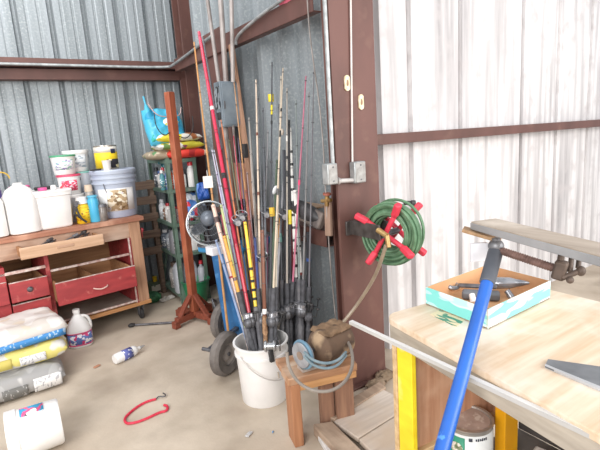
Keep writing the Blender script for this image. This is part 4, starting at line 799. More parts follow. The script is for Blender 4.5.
rod('black short rod with blue ring rightmost by the stool', (308, 232, 1.44), (311, 372), '3a3c42', FOAM, r=(0.011, 0.009), reel=2, out=True, glen=0.6, bands=((0.8, 0.82, '4a6ab0'),))
rod('dark red short rod behind the white ones', (293, 222, 1.46), (294, 376), '8c3038', FOAM, r=(0.010, 0.008), reel=1, out=True, glen=0.6)
rod('smoke grey stout rod just right of the bucket rim', (284, 150, XW), (288, 380), '5e6066', GRF, r=(0.012, 0.008), reel=2, out=True, glen=0.62)
rod('pale straw thin rod between the yellow float and the striped one', (281, 76, XW), (285, 340), 'c8bfae', FOAM, reel=1)
rod('dusky violet thin rod crossing beneath the breaker box', (238, 138, 1.44), (252, 341), '6c6078', GRF, reel=2)
rod('smoky thin rod ending between pink rod and hanging wire', (309, 92, XW), (300, 380), '8a8888', FOAM, reel=1, out=True)
rod('weathered grey rod leaning left across the dark corrugation', (249, 118, XW), (269, 340), '9a9690', GRF, r=(0.008, 0.005), reel=1)
rod('rosewood coloured rod between crimson rod and grey pipe', (221, 150, -2.85), (250, 340), '8a3a34', FOAM, r=(0.009, 0.006), reel=2)
# lure, tags, floats, reels hanging in the bunch
q = Pd(275, 190, 2.62); b = MB(); b.ell(LM(q.x, q.y, q.z, rx=0.3, ry=0.3), (0.014, 0.008, 0.028)); tag(b.build('fishing_lure', mat('lure_white', 'e8ecf0', 0.2)), 'white spoon lure hanging in the middle of the rods', 'lure')
q = Pd(282, 132, 2.75); b = MB(); b.ell(LM(q.x, q.y, q.z), (0.012, 0.012, 0.02)); tag(b.build('fishing_float', mat('float_cream', 'e6d8c8', 0.4)), 'small cream float hanging high among the rods', 'float')
q = Px(271, 98, 1.45); b = MB(); b.cyl(q-Vector((0, 0, 0.022)), q+Vector((0, 0, 0.022)), 0.017); tag(b.build('fishing_float', mat('float_yellow', 'ecd22a', 0.4)), 'yellow cylindrical float high on the black rod', 'float')
q = Pd(272, 211, 2.60); b = MB(); b.cyl(q-Vector((0, 0, 0.028)), q+Vector((0, 0, 0.02)), 0.016); tag(b.build('yellow_spool', mat('dull_yellow', 'e2b93c', 0.5)), 'dull yellow line spool left of the bright yellow wrap', 'spool')
for (u, v, d, lab) in ((238, 222, 2.66, 'silver ring shaped spinning reel bail left of centre in the bunch'), (242, 217, 2.7, 'pale round reel face beside the grey pipe end'), (262, 258, 2.60, 'dark reel in the middle of the rods at waist height'), (284, 216, 2.7, 'grey reel below the bright yellow wrap'), (266, 214, 2.75, 'black reel among tangled line beneath the white lure')):
    q = Pd(u, v, d); t = thing('fishing_reel', lab, 'reel', q)
    b = MB(); b.ell(LM(q.x, q.y, q.z), (0.030, 0.026, 0.026), n=14, m=8); b.build('body', GREYM if 'pale' in lab or 'silver' in lab else FOAM, t)
    b = MB(); b.torus(LM(q.x, q.y, q.z+0.02, rx=0.5), 0.034, 0.003, 20, 5); b.build('bail', MATS['spool_metal'], t)
    b = MB(); b.cyl(q, q+Vector((-0.02, -0.045, 0.0)), 0.018, 0.016); b.build('spool', MATS['spool_metal'], t)
    b = MB(); b.cyl(q, q+Vector((0.05, 0.0, 0.01)), 0.005); b.build('handle', DARK, t)
q = Pd(270, 346, 2.36); t = thing('baitcast_reel', 'round silver reel hanging over the front rim of the rod bucket', 'reel', q)
ax_ = Vector((0.83, -0.55, 0)).normalized(); b = MB(); b.lathe([(0, -0.03), (0.026, -0.03), (0.03, -0.025), (0.03, -0.018), (0.02, -0.015), (0.02, 0.015), (0.03, 0.018), (0.03, 0.025), (0.026, 0.03), (0, 0.03)], 24, frame(q, q+ax_)); b.build('body', mat('silver', 'c4c6c8', 0.25, 0.8, c2='9a9ca0', scale=30), t)
b = MB(); b.beam(q+Vector((0, 0, -0.02)), q+Vector((-0.0, -0.01, -0.085)), 0.025, 0.02); b.build('seat', DARK, t, bevel=0.005)
b = MB(); b.cyl(q+ax_*0.03, q+ax_*0.05, 0.004); b.beam(q+ax_*0.05-Vector((0, 0, 0.03)), q+ax_*0.05+Vector((0, 0, 0.03)), 0.008, 0.004); b.build('handle', MATS['silver'], t)
# ------------------------------------------------------------------ low bench with motor
SW = wood('dusty_orange_wood', 'b98c6a', '9a7050', 0.75, 'x', c3='c9b09a', s3=5); SWV = wood('dusty_orange_upright', 'b5805c', '946445', 0.75, 'z')
sc = (1.135, 1.70); sa = math.radians(-15)
t = thing('work_stool', 'small dusty orange wooden stool on the floor carrying the motor', 'stool', (sc[0], sc[1], 0), sa)
b = MB(); b.span(-0.175, 0.165, -0.115, 0.0, 0.31, 0.345); b.build('seat', SW, t, world=False, bevel=0.004)
b = MB(); b.span(-0.17, 0.165, 0.004, 0.115, 0.308, 0.34); b.build('seat', wood('second_plank', 'b98a6a', '8f6a4e', 0.8, 'x', c3='cdbba6', s3=6), t, world=False, bevel=0.004)
b = MB(); b.span(-0.165, -0.12, -0.115, -0.015, 0, 0.31); b.build('leg', SWV, t, world=False, bevel=0.004)
b = MB(); b.span(0.07, 0.16, -0.07, -0.03, 0, 0.31); b.build('leg', wood('dark_leg', 'a07a60', '785646', 0.8, 'z'), t, world=False, bevel=0.004)
b = MB(); b.span(0.0, 0.065, -0.05, 0.0, 0.0, 0.31); b.build('leg', MATS['dark_leg'], t, world=False, bevel=0.004)
b = MB(); b.span(-0.12, 0.16, -0.112, -0.092, 0.275, 0.31); b.build('rail', wood('pale_rail', 'd0a070', 'b08050', 0.7, 'x'), t, world=False, bevel=0.002)
b = MB(); b.beam(Pz(300, 369, 0.352), Pz(330, 360, 0.352), 0.06, 0.012); tag(b.build('metal_plate', mat('dusty_plate', 'c3b8ae', 0.6, 0.2, c2='a09488')), 'dusty pale metal plate beneath the motor pulley', 'plate')
a = Pd(316, 350, 2.14); q = Pd(347, 343, 2.27); dr = (q-a).normalized(); mc = (a+q)/2; mz = 0.345+0.085
a.z = q.z = mz; dr = (q-a).normalized()
t = thing('electric_motor', 'dusty brown old electric motor with belt pulley on the low stool', 'motor', (mc.x, mc.y, 0.345))
DM = mat('dusty_motor', '6c5645', 0.85, c2='44362e', scale=6, c3='a58c70', s3=9, t3=(0.5, 0.62), bump=0.4)
L_ = (q-a).length
b = MB(); b.lathe([(0, -0.015), (0.035, -0.015), (0.06, 0.0), (0.076, 0.02), (0.08, 0.025), (0.08, L_-0.025), (0.076, L_-0.02), (0.05, L_), (0, L_+0.005)], 28, frame(a, q)); b.build('housing', DM, t)
b = MB(); b.box((mc.x, mc.y, 0.351), (0.15, 0.10, 0.012), rz=math.atan2(dr.y, dr.x)); b.box((mc.x, mc.y, 0.365), (0.10, 0.06, 0.03), rz=math.atan2(dr.y, dr.x)); b.build('foot', DM, t, bevel=0.003)
b = MB(); M = Matrix.Translation((mc.x, mc.y, mz+0.07)); b.bag(M @ rotm(0, 0, math.atan2(dr.y, dr.x)), 0.17, 0.13, 0.03, seed=3, wr=0.012); b.build('cover_rag', mat('dusty_rag', '8c7259', 0.95, c2='69533f', scale=12), t, ang=60)
b = MB(); b.cyl(a-dr*0.07, a, 0.009); b.build('shaft', GREYM, t)
b = MB(); b.lathe([(0, 0), (0.058, 0), (0.06, 0.006), (0.046, 0.014), (0.046, 0.02), (0.06, 0.028), (0.058, 0.034), (0.02, 0.034), (0, 0.034)], 32, frame(a-dr*0.095, a)); pl = b.build('pulley', mat('pulley_grey', 'b0b3b8', 0.4, 0.3, c2='8d9096', scale=20), t)
b = MB(); b.torus(frame(a-dr*0.078, a), 0.062, 0.008, 36, 8); b.build('belt', mat('blue_belt', '6f93a8', 0.5, c2='5a7a90'), pl)
b = MB(); b.cyl(a-dr*0.099, a-dr*0.095, 0.02); b.build('hub_cap', mat('pulley_brown', '9a8576', 0.6), pl)
BH = mat('dull_blue_hose', '8fa3ac', 0.4, c2='758a94', scale=15)
for i, (off, lab) in enumerate(((0, 'upper dull blue hose loop lying round the front of the motor'), (0.016, 'lower dull blue hose loop lying round the front of the motor'))):
    b = MB(); b.tube([Pd(304, 352+i*4, 2.02), Pd(312, 360+i*5, 2.03), Pd(325, 364+i*5, 2.04), Pd(338, 361+i*5, 2.05), Pd(346, 352+i*3, 2.12)], 0.0065, 8, smooth=2); tag(b.build('hose', BH), lab, 'hose')
b = MB(); b.tube([Pd(287, 352, 1.98), Pd(288, 366, 1.98), Pd(297, 382, 1.97), Pd(312, 391, 1.96), Pd(330, 392, 1.96), Pd(345, 383, 1.98), Pd(353, 367, 2.02), Pd(352, 350, 2.1), Pd(346, 338, 2.2)], 0.0075, 8, smooth=2)
tag(b.build('cable_loop', mat('grey_cable', '9c938a', 0.5, c2='7c746c')), 'grey cable hanging in a big loop in front of the stool', 'cable')
# ------------------------------------------------------------------ boards on the floor
def slab(name, lab, cat, px, z0, z1, m, bevel=0.004):
    P_ = [Pz(u, v, z1) for u, v in px]; b = MB(); b.hexa([Vector((p.x, p.y, z0)) for p in P_], P_); return tag(b.build(name, m, bevel=bevel), lab, cat)
PB = wood('pale_grey_board', 'd2c6ba', 'b3a699', 0.8, 'x', c3='c4b19c', s3=4)
slab('floor_board', 'pale wide board on the floor between stool and yellow leg, nearer the wall', 'board', ((334, 421), (383, 389), (412, 404), (358, 438)), 0.03, 0.055, PB)
slab('floor_board', 'pale wide board on the floor beside the yellow leg, nearer the camera', 'board', ((359, 439), (413, 405), (440, 425), (386, 466)), 0.03, 0.055, PB)
slab('floor_board', 'brownish plank edging the pale boards on their left', 'board', ((313, 424), (332, 421), (388, 476), (362, 480)), 0.0, 0.062, wood('brown_plank', 'a8927e', '86705e', 0.8, 'y', c3='c0aa94', s3=5))
slab('floor_board', 'dusty plank along the wall side of the pale boards', 'board', ((324, 414), (380, 381), (386, 387), (334, 419)), 0.0, 0.062, MATS['brown_plank'])
slab('floor_board', 'narrow spacer board under the pale boards', 'board', ((372, 428), (384, 420), (400, 436), (388, 446)), 0.0, 0.03, MATS['brown_plank'])
slab('white_scrap', 'white crumpled scrap leaning at the left plank', 'scrap', ((316, 432), (323, 430), (342, 450), (330, 456)), 0.0, 0.03, mat('scrap_white', 'e4e2e0', 0.7, c2='c4c0bc', scale=15))
b = MB()
q = Pz(372, 378, 0.03)
for k, (u, v, lab) in enumerate(((360, 385, 'dusty rubble lump nearest the stool at the column foot'), (374, 380, 'dusty rubble lump right of the column foot'))):
    q = Pz(u, v, 0.0); b = MB(); b.ell(LM(q.x+0.05, q.y-0.08 if k == 0 else q.y-0.03, 0.02), (0.06, 0.04, 0.03), amp=0.5, seed=k+3); tag(b.build('rubble', mat('rubble_dust', '927f6c', 0.95, c2='75634f', scale=10)), lab, 'rubble')
# ------------------------------------------------------------------ things on the floor at the left
def cement(lab, cx, cy, z, sx, sy, sz, rz, m, seed, bands):
    t = thing('cement_bag', lab, 'bag', (cx, cy, z), rz)
    b = MB(); b.bag(LM(0, 0, sz/2), sx, sy, sz, seed=seed, wr=0.014, flat=6.0); b.build('body', m, t, world=False, ang=60)
    for (x0, x1, z0, z1, mm, nm) in bands:
        b = MB(); n = 14; rows = []
        for zz in (z0, z1):
            rows.append([b.bm.verts.new((x0+(x1-x0)*i/n, -sy/2*0.995-0.004+0.030*max(0, (zz-sz*0.5)/sz)+(0.03*max(0, 0.3-zz/sz)), zz)) for i in range(n+1)])
        for i in range(n): b.bm.faces.new([rows[0][i], rows[0][i+1], rows[1][i+1], rows[1][i]])
        b.build(nm, mm, t, world=False, solid=0.003)
    return t
WBG = printed('cement_paper', 'd8d3ce', [('cbc3bb', 0.52, (1, 1, 1)), ('cfc3b2', 0.6, (1, 1, 1))], 8)
BBL = printed('blue_band_print', '3f86c4', [('a8c4de', 0.62, (1, 1, 0.6))], 60)
WBL = printed('white_text_print', 'dedcda', [('aaa8aa', 0.56, (1, 1, 0.6))], 90)
DBL = printed('dark_band_print', '6a6864', [('a5a2a0', 0.62, (1, 1, 0.7))], 70)
YBG = printed('yellow_white_paper', 'cfcbc4', [('d8cc78', 0.56, (1, 1, 1)), ('bdb8ae', 0.6, (1, 1, 1))], 7)
GBG = printed('grey_paper', 'aaa8a6', [('9b9997', 0.52, (1, 1, 1)), ('cac7c4', 0.6, (1, 1, 1))], 7)
cement('grey cement bag with dark printed band, bottom of the floor pile', -0.18, 3.20, 0.0, 0.70, 0.42, 0.135, 0.06, GBG, 21, [(0.0, 0.13, 0.02, 0.085, DBL, 'dark_print'), (0.16, 0.31, 0.02, 0.10, WBL, 'white_print'), (-0.3, -0.02, 0.02, 0.08, mat('band_grey', '9aa0a8', 0.6), 'grey_print')])
cement('yellow and white cement bag in the middle of the floor pile', -0.12, 3.30, 0.13, 0.68, 0.38, 0.12, 0.02, YBG, 22, [(-0.12, 0.02, 0.03, 0.09, mat('band_yellow', 'cbbb62', 0.6), 'yellow_print'), (0.06, 0.20, 0.03, 0.08, WBL, 'text_print')])
cement('white cement bag with a blue band, top of the floor pile', -0.13, 3.33, 0.245, 0.70, 0.44, 0.13, 0.18, WBG, 23, [(-0.33, 0.31, 0.02, 0.065, BBL, 'blue_band')])
jc = Pz(78, 347)+Vector((0.03, 0.04, 0)); jc.z = 0
t = thing('plastic_jug', 'white jug with a pink and blue label on the floor beside the cement bags', 'jug', jc)
T = Matrix.Translation(jc) @ Matrix.Rotation(-0.2, 4, 'Z')
b = MB(); b.lathe([(0, 0), (0.078, 0), (0.084, 0.008), (0.084, 0.12), (0.078, 0.145), (0.055, 0.19), (0.03, 0.225), (0.022, 0.235), (0.022, 0.25), (0, 0.25)], 28, T, sq=0.12); b.build('body', WHITEP, t)
b = MB(); b.tube([T @ Vector(p_) for p_ in ((0.02, 0, 0.22), (0.06, 0, 0.215), (0.082, 0, 0.17), (0.08, 0, 0.12))], 0.011, 8, smooth=2); b.build('handle', WHITEP, t)
b = MB(); b.lathe([(0, 0.25), (0.026, 0.25), (0.024, 0.272), (0, 0.272)], 18, T); b.build('cap', WHITEP, t)
fa = math.atan2(-jc.y, -jc.x)
b = MB(); b.lathe([(0.0865, 0.02), (0.0865, 0.115)], 24, T, a0=fa-0.9, a1=fa+1.3, sq=0.12); lb = b.build('label', printed('blue_pink_print', '5f78b8', [('f0eef4', 0.56, (1, 1, 1.5)), ('d6457a', 0.58, (1, 1, 0.6))], 28), t, solid=0.0006)
for z in (0.02, 0.108): b = MB(); b.lathe([(0.088, z), (0.088, z+0.009)], 24, T, a0=fa-0.9, a1=fa+1.3, sq=0.12); b.build('pink_stripe', mat('pink_stripe', 'd9527e', 0.5), lb, solid=0.0005)
a = Pz(116, 359, 0.036); q = Pz(137, 349, 0.036); dr = (q-a).normalized()
t = thing('caulk_bottle', 'white bottle with a blue band lying on the open floor', 'bottle', (a.x, a.y, 0)); M = frame(a, q)
b = MB(); b.lathe([(0, -0.01), (0.030, -0.01), (0.035, 0), (0.035, 0.135), (0.026, 0.155), (0.014, 0.165), (0.011, 0.185), (0, 0.185)], 22, M); b.build('body', WHITEP, t)
b = MB(); b.lathe([(0.0355, 0.045), (0.0355, 0.115)], 22, M); b.build('label', printed('violet_label', '5a62a0', [('e8e8f2', 0.62, (1, 1, 1))], 40), t, solid=0.0005)
b = MB(); b.lathe([(0, 0.185), (0.012, 0.185), (0.004, 0.225), (0, 0.225)], 12, M); b.build('nozzle', mat('grey_nozzle', 'a8a6a4', 0.5), t)
t = thing('bungee_cord', 'red bungee cord with hooks curled on the open floor', 'cord', Pz(145, 412))
pts = [Pz(u, v, 0.008) for u, v in ((156, 399), (148, 401), (138, 406), (127, 415), (124, 420), (127, 424), (138, 422), (150, 417), (160, 412), (167, 411), (168, 406), (164, 405))]
b = MB(); b.tube(pts, 0.0068, 8, smooth=2); b.build('cord', mat('bungee_red', 'd8324e', 0.5, c2='b8243c', scale=90), t)
b = MB(); b.tube([Pz(156, 399, 0.01), Pz(159, 396, 0.012), Pz(164, 397, 0.012), Pz(166, 395, 0.012), Pz(163, 393, 0.012)], 0.0035, 6, smooth=1); b.build('hook', TOOLM, t)
# bucket lying on its side
a = Pz(61, 420, 0.118); q = Pz(8, 438, 0.118); dr = (q-a).normalized(); M = frame(a, q)
t = thing('fallen_bucket', 'white pail with a small printed label lying on its side, nearest the left corner', 'bucket', ((a.x+q.x)/2, (a.y+q.y)/2, 0))
L_ = (q-a).length
b = MB(); b.lathe([(0, 0), (0.102, 0), (0.108, 0.008), (0.114, L_-0.05), (0.119, L_-0.045), (0.119, L_), (0.112, L_), (0.104, 0.012), (0, 0.012)], 36, M); b.build('body', WHITEP, t)
up_ = Vector((0, 0, 1)); 
b = MB(); ic = M.inverted() @ (a+Vector((0, -0.3, 0.7))); fa = math.atan2(ic.y, ic.x)
b.lathe([(0.1155, L_*0.28), (0.1185, L_*0.72)], 14, M, a0=fa-0.05, a1=fa+0.5); lb = b.build('label', printed('four_colour_print', '37a0cc', [('e25a88', 0.52, (1, 1, 1)), ('2a2a30', 0.56, (1, 1, 1)), ('f0f0f0', 0.60, (1, 1, 1))], 22), t, solid=0.0006)
for k, (u, v, lab, cl) in enumerate(((249, 435, 'silver foil scrap on the floor left of the stool leg', 'd8d6d4'), (273, 433, 'tiny blue scrap on the floor beside the stool leg', '6f9ac4'), (97, 367, 'flat rust coloured leaf on the open floor', 'b88468'))):
    q = Pz(u, v); b = MB(); w_ = (0.045, 0.012, 0.05)[k]; b.bag(LM(q.x, q.y, 0.006, rz=0.5), w_, w_*0.5, 0.008, seed=k+5, n=8, wr=0.004 if k < 2 else 0.001)
    tag(b.build(('foil_scrap', 'blue_scrap', 'dry_leaf')[k], mat('litter'+str(k), cl, 0.6, 0.5 if k == 0 else 0)), lab, ('scrap', 'scrap', 'leaf')[k])
# weathered board end at the left edge above the bench
b = MB(); a = Pd(-4, 205, 3.75); q = Pd(-6, 120, 3.75); b.beam(BW(-1.05, 0.5, 0.862), BW(-1.07, 0.52, 1.20), 0.05, 0.03); tag(b.build('board', WB, bevel=0.003), 'wooden board end standing at the left picture edge behind the jugs', 'board')
# ------------------------------------------------------------------ right workbench
TH = 0.80
A_ = Pz(383, 315, TH); Fr = Pz(600, 435, TH); fd = (Fr-A_).normalized(); E_ = A_+fd*1.55
D_ = Vector((1.60, A_.y-0.075, TH)); G_ = Vector((1.58, E_.y, TH))
t = thing('workbench', 'plywood topped workbench with yellow legs at the right', 'workbench', (A_.x, A_.y, 0))
PLY = wood('worn_plywood', 'dfceb8', 'ccb090', 0.55, 'x', c3='e8dfd2', s3=4)
PLYE = wood('ply_edge', 'd9bd92', 'b8966a', 0.7, 'x')
def quad(o0, z0, z1, name, m, bevel=0.003, rnd=0.0):
    a, d_, g, e = A_.copy(), D_.copy(), G_.copy(), E_.copy(); c = (a+d_+g+e)/4
    P_ = []
    if rnd:
        u1 = (d_-a).normalized(); u2 = (e-a).normalized()
        for k in range(7):
            th = math.pi/2*k/6; P_.append(a+u1*rnd*(1-math.cos(th))*1.0+u2*rnd*(1-math.sin(th)))
        P_ += [d_, g, e]
    else: P_ = [a, d_, g, e]
    P_ = [p+(c-p).normalized()*o0 for p in P_]
    b = MB(); b.hexa([Vector((p.x, p.y, z0)) for p in P_], [Vector((p.x, p.y, z1)) for p in P_]); return b.build(name, m, t, bevel=bevel)
quad(0, TH-0.022, TH, 'top', PLY, rnd=0.05)
side = Vector((-fd.y, fd.x, 0)); side = side if side.x > 0 else -side
GA = mat('grey_weathered_rail', 'b5ab9c', 0.7, c2='978d80', scale=5, stretch=(1, 1, 6))
def along(s0, s1, o0, o1, z0, z1, name, m, par=None, bevel=0.002):
    P_ = [A_+fd*s0+side*o0, A_+fd*s1+side*o0, A_+fd*s1+side*o1, A_+fd*s0+side*o1]
    b = MB(); b.hexa([Vector((p.x, p.y, z0)) for p in P_], [Vector((p.x, p.y, z1)) for p in P_]); return b.build(name, m, par or t, bevel=bevel)
along(0.03, 1.5, 0.004, 0.040, TH-0.082, TH-0.022, 'front_rail', GA)
YL = mat('yellow_painted_wood', 'f2dc2c', 0.45, c2='e6c61c', scale=5, stretch=(1, 1, 3), c3='f6ec90', s3=9, t3=(0.6, 0.75))
YO = mat('orange_yellow_paint', 'f0b41c', 0.45, c2='e09c10', scale=5)
along(0.055, 0.13, 0.012, 0.030, 0, TH-0.085, 'leg', YL); along(0.03, 0.052, 0.010, 0.10, 0, TH-0.03, 'leg_board', PLYE)
along(0.052, 0.09, 0.030, 0.10, 0, TH-0.085, 'leg', wood('leg_inside', 'cbb088', 'b1946c', 0.7, 'z'))
along(1.38, 1.46, 0.012, 0.09, 0, TH-0.085, 'leg', YL)
b = MB(); q = Pd(507, 400, 1.62); b.span(q.x-0.04, q.x+0.04, q.y-0.02, q.y+0.02, 0, TH-0.03); b.build('leg', YO, t, bevel=0.003)
b = MB(); b.span(1.50, 1.58, -0.35, -0.27, 0, TH-0.03); b.build('leg', YO, t, bevel=0.003)
EP = wood('reddish_ply', 'cfa283', 'b48264', 0.7, 'z', c3='dcb89c', s3=4)
Pn = A_+fd*0.095+side*0.03
b = MB(); b.hexa([(Pn.x, Pn.y, 0.34), (Pn.x+0.53, Pn.y-0.045, 0.34), (Pn.x+0.53, Pn.y-0.033, 0.34), (Pn.x, Pn.y+0.012, 0.34)], [(Pn.x, Pn.y, 0.77), (Pn.x+0.53, Pn.y-0.045, 0.77), (Pn.x+0.53, Pn.y-0.033, 0.77), (Pn.x, Pn.y+0.012, 0.77)]); b.build('end_panel', EP, t)
b = MB(); b.hexa([(Pn.x, Pn.y-0.02, 0.30), (Pn.x+0.53, Pn.y-0.065, 0.30), (Pn.x+0.53, Pn.y-0.03, 0.30), (Pn.x, Pn.y+0.012, 0.30)], [(Pn.x, Pn.y-0.02, 0.34), (Pn.x+0.53, Pn.y-0.065, 0.34), (Pn.x+0.53, Pn.y-0.03, 0.34), (Pn.x, Pn.y+0.012, 0.34)]); b.build('end_rail', PLYE, t, bevel=0.002)
b = MB(); b.span(1.565, 1.58, -0.4, 0.93, 0.21, 0.76); b.build('side_panel', mat('added_shade_panel', '5a5450', 0.8, c2='474240'), t)  # dark panel added to give the shade under the bench
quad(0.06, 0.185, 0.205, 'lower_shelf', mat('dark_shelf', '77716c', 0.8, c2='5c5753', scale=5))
# green printed patch on the plywood
P_ = [Pz(u, v, TH+0.0012) for u, v in ((430, 314), (447, 307), (470, 316), (456, 327))]
b = MB(); b.hexa([Vector((p.x, p.y, TH)) for p in P_], P_); b.build('green_print', printed('green_stamp', 'e4cfab', [('4f8a72', 0.5, (1.4, 0.35, 1))], 45), t)
# aluminium strip lying on the rail edge in front of the top
a = Pz(351, 321, TH-0.012); q = Pz(600, 437, TH-0.012); dd = (q-a).normalized()
t2 = thing('aluminium_strip', 'long white aluminium angle strip fixed along the front of the plywood bench', 'metal strip', a)
b = MB(); b.beam(a, a+dd*1.15, 0.013, 0.004); b.build('flange', mat('bright_aluminium', 'd8d6d3', 0.5, 0.0, c2='c9c7c4', scale=12), t2)
b = MB(); n_ = Vector((dd.y, -dd.x, 0)); n_ = n_ if n_.x < 0 else -n_; b.beam(a+n_*0.007-Vector((0, 0, 0.004)), a+dd*1.15+n_*0.007-Vector((0, 0, 0.004)), 0.003, 0.010); b.build('flange', mat('grey_aluminium', 'c2c0bc', 0.5, 0.1), t2)
# paint can under the bench
cz = 0.207; q = Pz(468, 448, 0.22); cc = Pz(468, 418, 0.40); cc = Vector((cc.x, cc.y, cz))
t = thing('paint_can', 'open dried paint can with green and white label under the plywood bench', 'can', cc); T = Matrix.Translation(cc)
b = MB(); b.lathe([(0, 0), (0.083, 0), (0.083, 0.004), (0.081, 0.007), (0.081, 0.185), (0.085, 0.19), (0.085, 0.195), (0.075, 0.195), (0.073, 0.188), (0, 0.186)], 36, T); b.build('body', MATS['tin'], t)
b = MB(); b.lathe([(0, 0.1875), (0.0725, 0.1895)], 32, T); b.build('dried_paint', mat('dried_paint', 'b9a59c', 0.8, c2='9a867c', scale=14, c3='c9bdb4', s3=30), t)
fa = math.atan2(-cc.y, -cc.x)
b = MB(); b.lathe([(0.0822, 0.01), (0.0822, 0.178)], 28, T, a0=fa-1.6, a1=fa+1.6); lb = b.build('label', mat('white_label', 'e8ebea', 0.5, c2='dcdedd'), t, solid=0.0005)
b = MB(); b.lathe([(0.0832, 0.01), (0.0832, 0.168)], 14, T, a0=fa-1.2, a1=fa-0.12); g_ = b.build('green_panel', mat('label_green', '2f9a78', 0.5), lb, solid=0.0005)
def onc(b, ac, z, aw, hh, r=0.0842): b.lathe([(r, z-hh), (r, z+hh)], 6, T, a0=ac-aw, a1=ac+aw)
b = MB()
for k in range(12):
    th0, th1 = 2*math.pi*k/12, 2*math.pi*(k+1)/12
    p0 = [(fa-0.45+0.26*math.cos(th_), 0.125+0.022*math.sin(th_)) for th_ in (th0, th1)]
    vs = [b.bm.verts.new(T @ Vector((0.0845*math.cos(a_), 0.0845*math.sin(a_), z_))) for a_, z_ in [(fa-0.45, 0.125)]+p0]; b.bm.faces.new(vs)
b.build('oval_picture', printed('oval_pic', 'e4ddd0', [('8f9a78', 0.5, (1, 1, 1))], 50), g_, solid=0.0006)
b = MB(); onc(b, fa+0.10, 0.166, 0.07, 0.006)
for k in range(6): onc(b, fa+0.32+0.085*k, 0.166, 0.028, 0.005 if k % 2 else 0.004)
b.build('dark_lettering', mat('label_ink', '3a3f4c', 0.5), lb, solid=0.0005)
q = Pz(528, 450, 0.23); b = MB(); b.box((1.42, 0.72, 0.235), (0.10, 0.14, 0.055), rz=0.2); tag(b.build('foam_block', mat('foam_white', 'd9d6d2', 0.7), bevel=0.006), 'off white block on the shelf right of the paint can', 'block')
# blue cardboard tray with tools
Lc, Nc, Rc = Pz(426, 304, TH+0.002), Pz(488, 329, TH+0.002), Pz(550, 298, TH+0.002); Bc = Lc+Rc-Nc
t = thing('cardboard_tray', 'shallow white and turquoise cardboard tray full of tools on the plywood bench', 'tray', Nc)
hz = 0.062; th = 0.004
TQ = printed('turquoise_print', 'cfe6e6', [('7fd0ca', 0.46, (0.5, 0.5, 2.0)), ('b4e0dc', 0.6, (0.5, 0.5, 2.4))], 14)
CB = mat('bare_cardboard', 'd3a67c', 0.8, c2='c0926a', scale=5)
ctr = (Lc+Rc)/2
for i, (p, q) in enumerate(((Lc, Nc), (Nc, Rc), (Rc, Bc), (Bc, Lc))):
    n_ = (ctr-(p+q)/2); n_ = (n_-(q-p)*(n_.dot(q-p)/(q-p).length_squared)).normalized()
    up = Vector((0, 0, hz))
    b = MB(); b.hexa([p, q, q+n_*th*0.5, p+n_*th*0.5], [p+up, q+up, q+up+n_*th*0.5, p+up+n_*th*0.5]); w = b.build('side_wall', TQ, t)
    b = MB(); b.hexa([p+n_*th*0.5, q+n_*th*0.5, q+n_*th, p+n_*th], [p+up+n_*th*0.5, q+up+n_*th*0.5, q+up+n_*th, p+up+n_*th]); b.build('inner_face', CB, w)
b = MB(); b.hexa([Lc, Nc, Rc, Bc], [v_+Vector((0, 0, 0.003)) for v_ in (Lc, Nc, Rc, Bc)]); b.build('bottom', CB, t)
CH = mat('chrome_tool', 'a9abb0', 0.25, 0.7, c2='7c7e84', scale=25)
def tz(u, v, z): return Pz(u, v, TH+z)
t = thing('ratchet_wrench', 'large ratchet wrench with ring head in the cardboard tray', 'wrench', tz(455, 296, 0.006))
a = tz(452, 285, 0.035); q = tz(497, 287, 0.045)
b = MB(); b.torus(LM(a.x, a.y, a.z, rx=0.25), 0.021, 0.008, 24, 8); b.build('ring_head', CH, t)
b = MB(); b.beam(a+(q-a)*0.14, q, 0.022, 0.013); b.build('handle', TOOLM, t, bevel=0.005)
t = thing('air_tool', 'silver air tool with tapered nose in the cardboard tray', 'air tool', tz(505, 292, 0.006)); a = tz(489, 283, 0.04); q = tz(522, 283, 0.045)
b = MB(); b.lathe([(0, 0), (0.02, 0), (0.022, 0.01), (0.02, 0.07), (0.014, 0.09), (0.010, 0.11), (0.004, 0.13), (0, 0.13)], 20, frame(a, q)); b.build('body', CH, t)
b = MB(); b.cyl(a-Vector((0.0, 0.0, 0.0)), a+(a-q).normalized()*0.03, 0.012); b.build('collar', DARK, t)
t = thing('pistol_tool', 'dark tool body lying under the ratchet in the tray', 'tool', tz(480, 300, 0.006)); a = tz(462, 294, 0.02); q = tz(500, 296, 0.022)
b = MB(); b.beam(a, q, 0.04, 0.03); b.build('body', mat('tool_grey', '6f7278', 0.5, c2='55585c'), t, bevel=0.008)
for k, (u, v, lab) in enumerate(((440, 296, 'pale round socket in the left corner of the tray'), (512, 298, 'short steel bit near the right wall of the tray'), (474, 303, 'white plastic fitting in the near corner of the tray'), (490, 276, 'grey box shaped adapter at the back of the tray'))):
    q = tz(u, v, 0.006); b = MB(); b.cyl(q, q+Vector((0.015*(k-1), 0.02, 0.022)), 0.012, 0.010, 14); tag(b.build(('socket', 'drill_bit', 'plastic_fitting', 'adapter')[k], (WHITEP, CH, WHITEP, GREYM)[k], bevel=0.001), lab, ('socket', 'bit', 'fitting', 'adapter')[k])
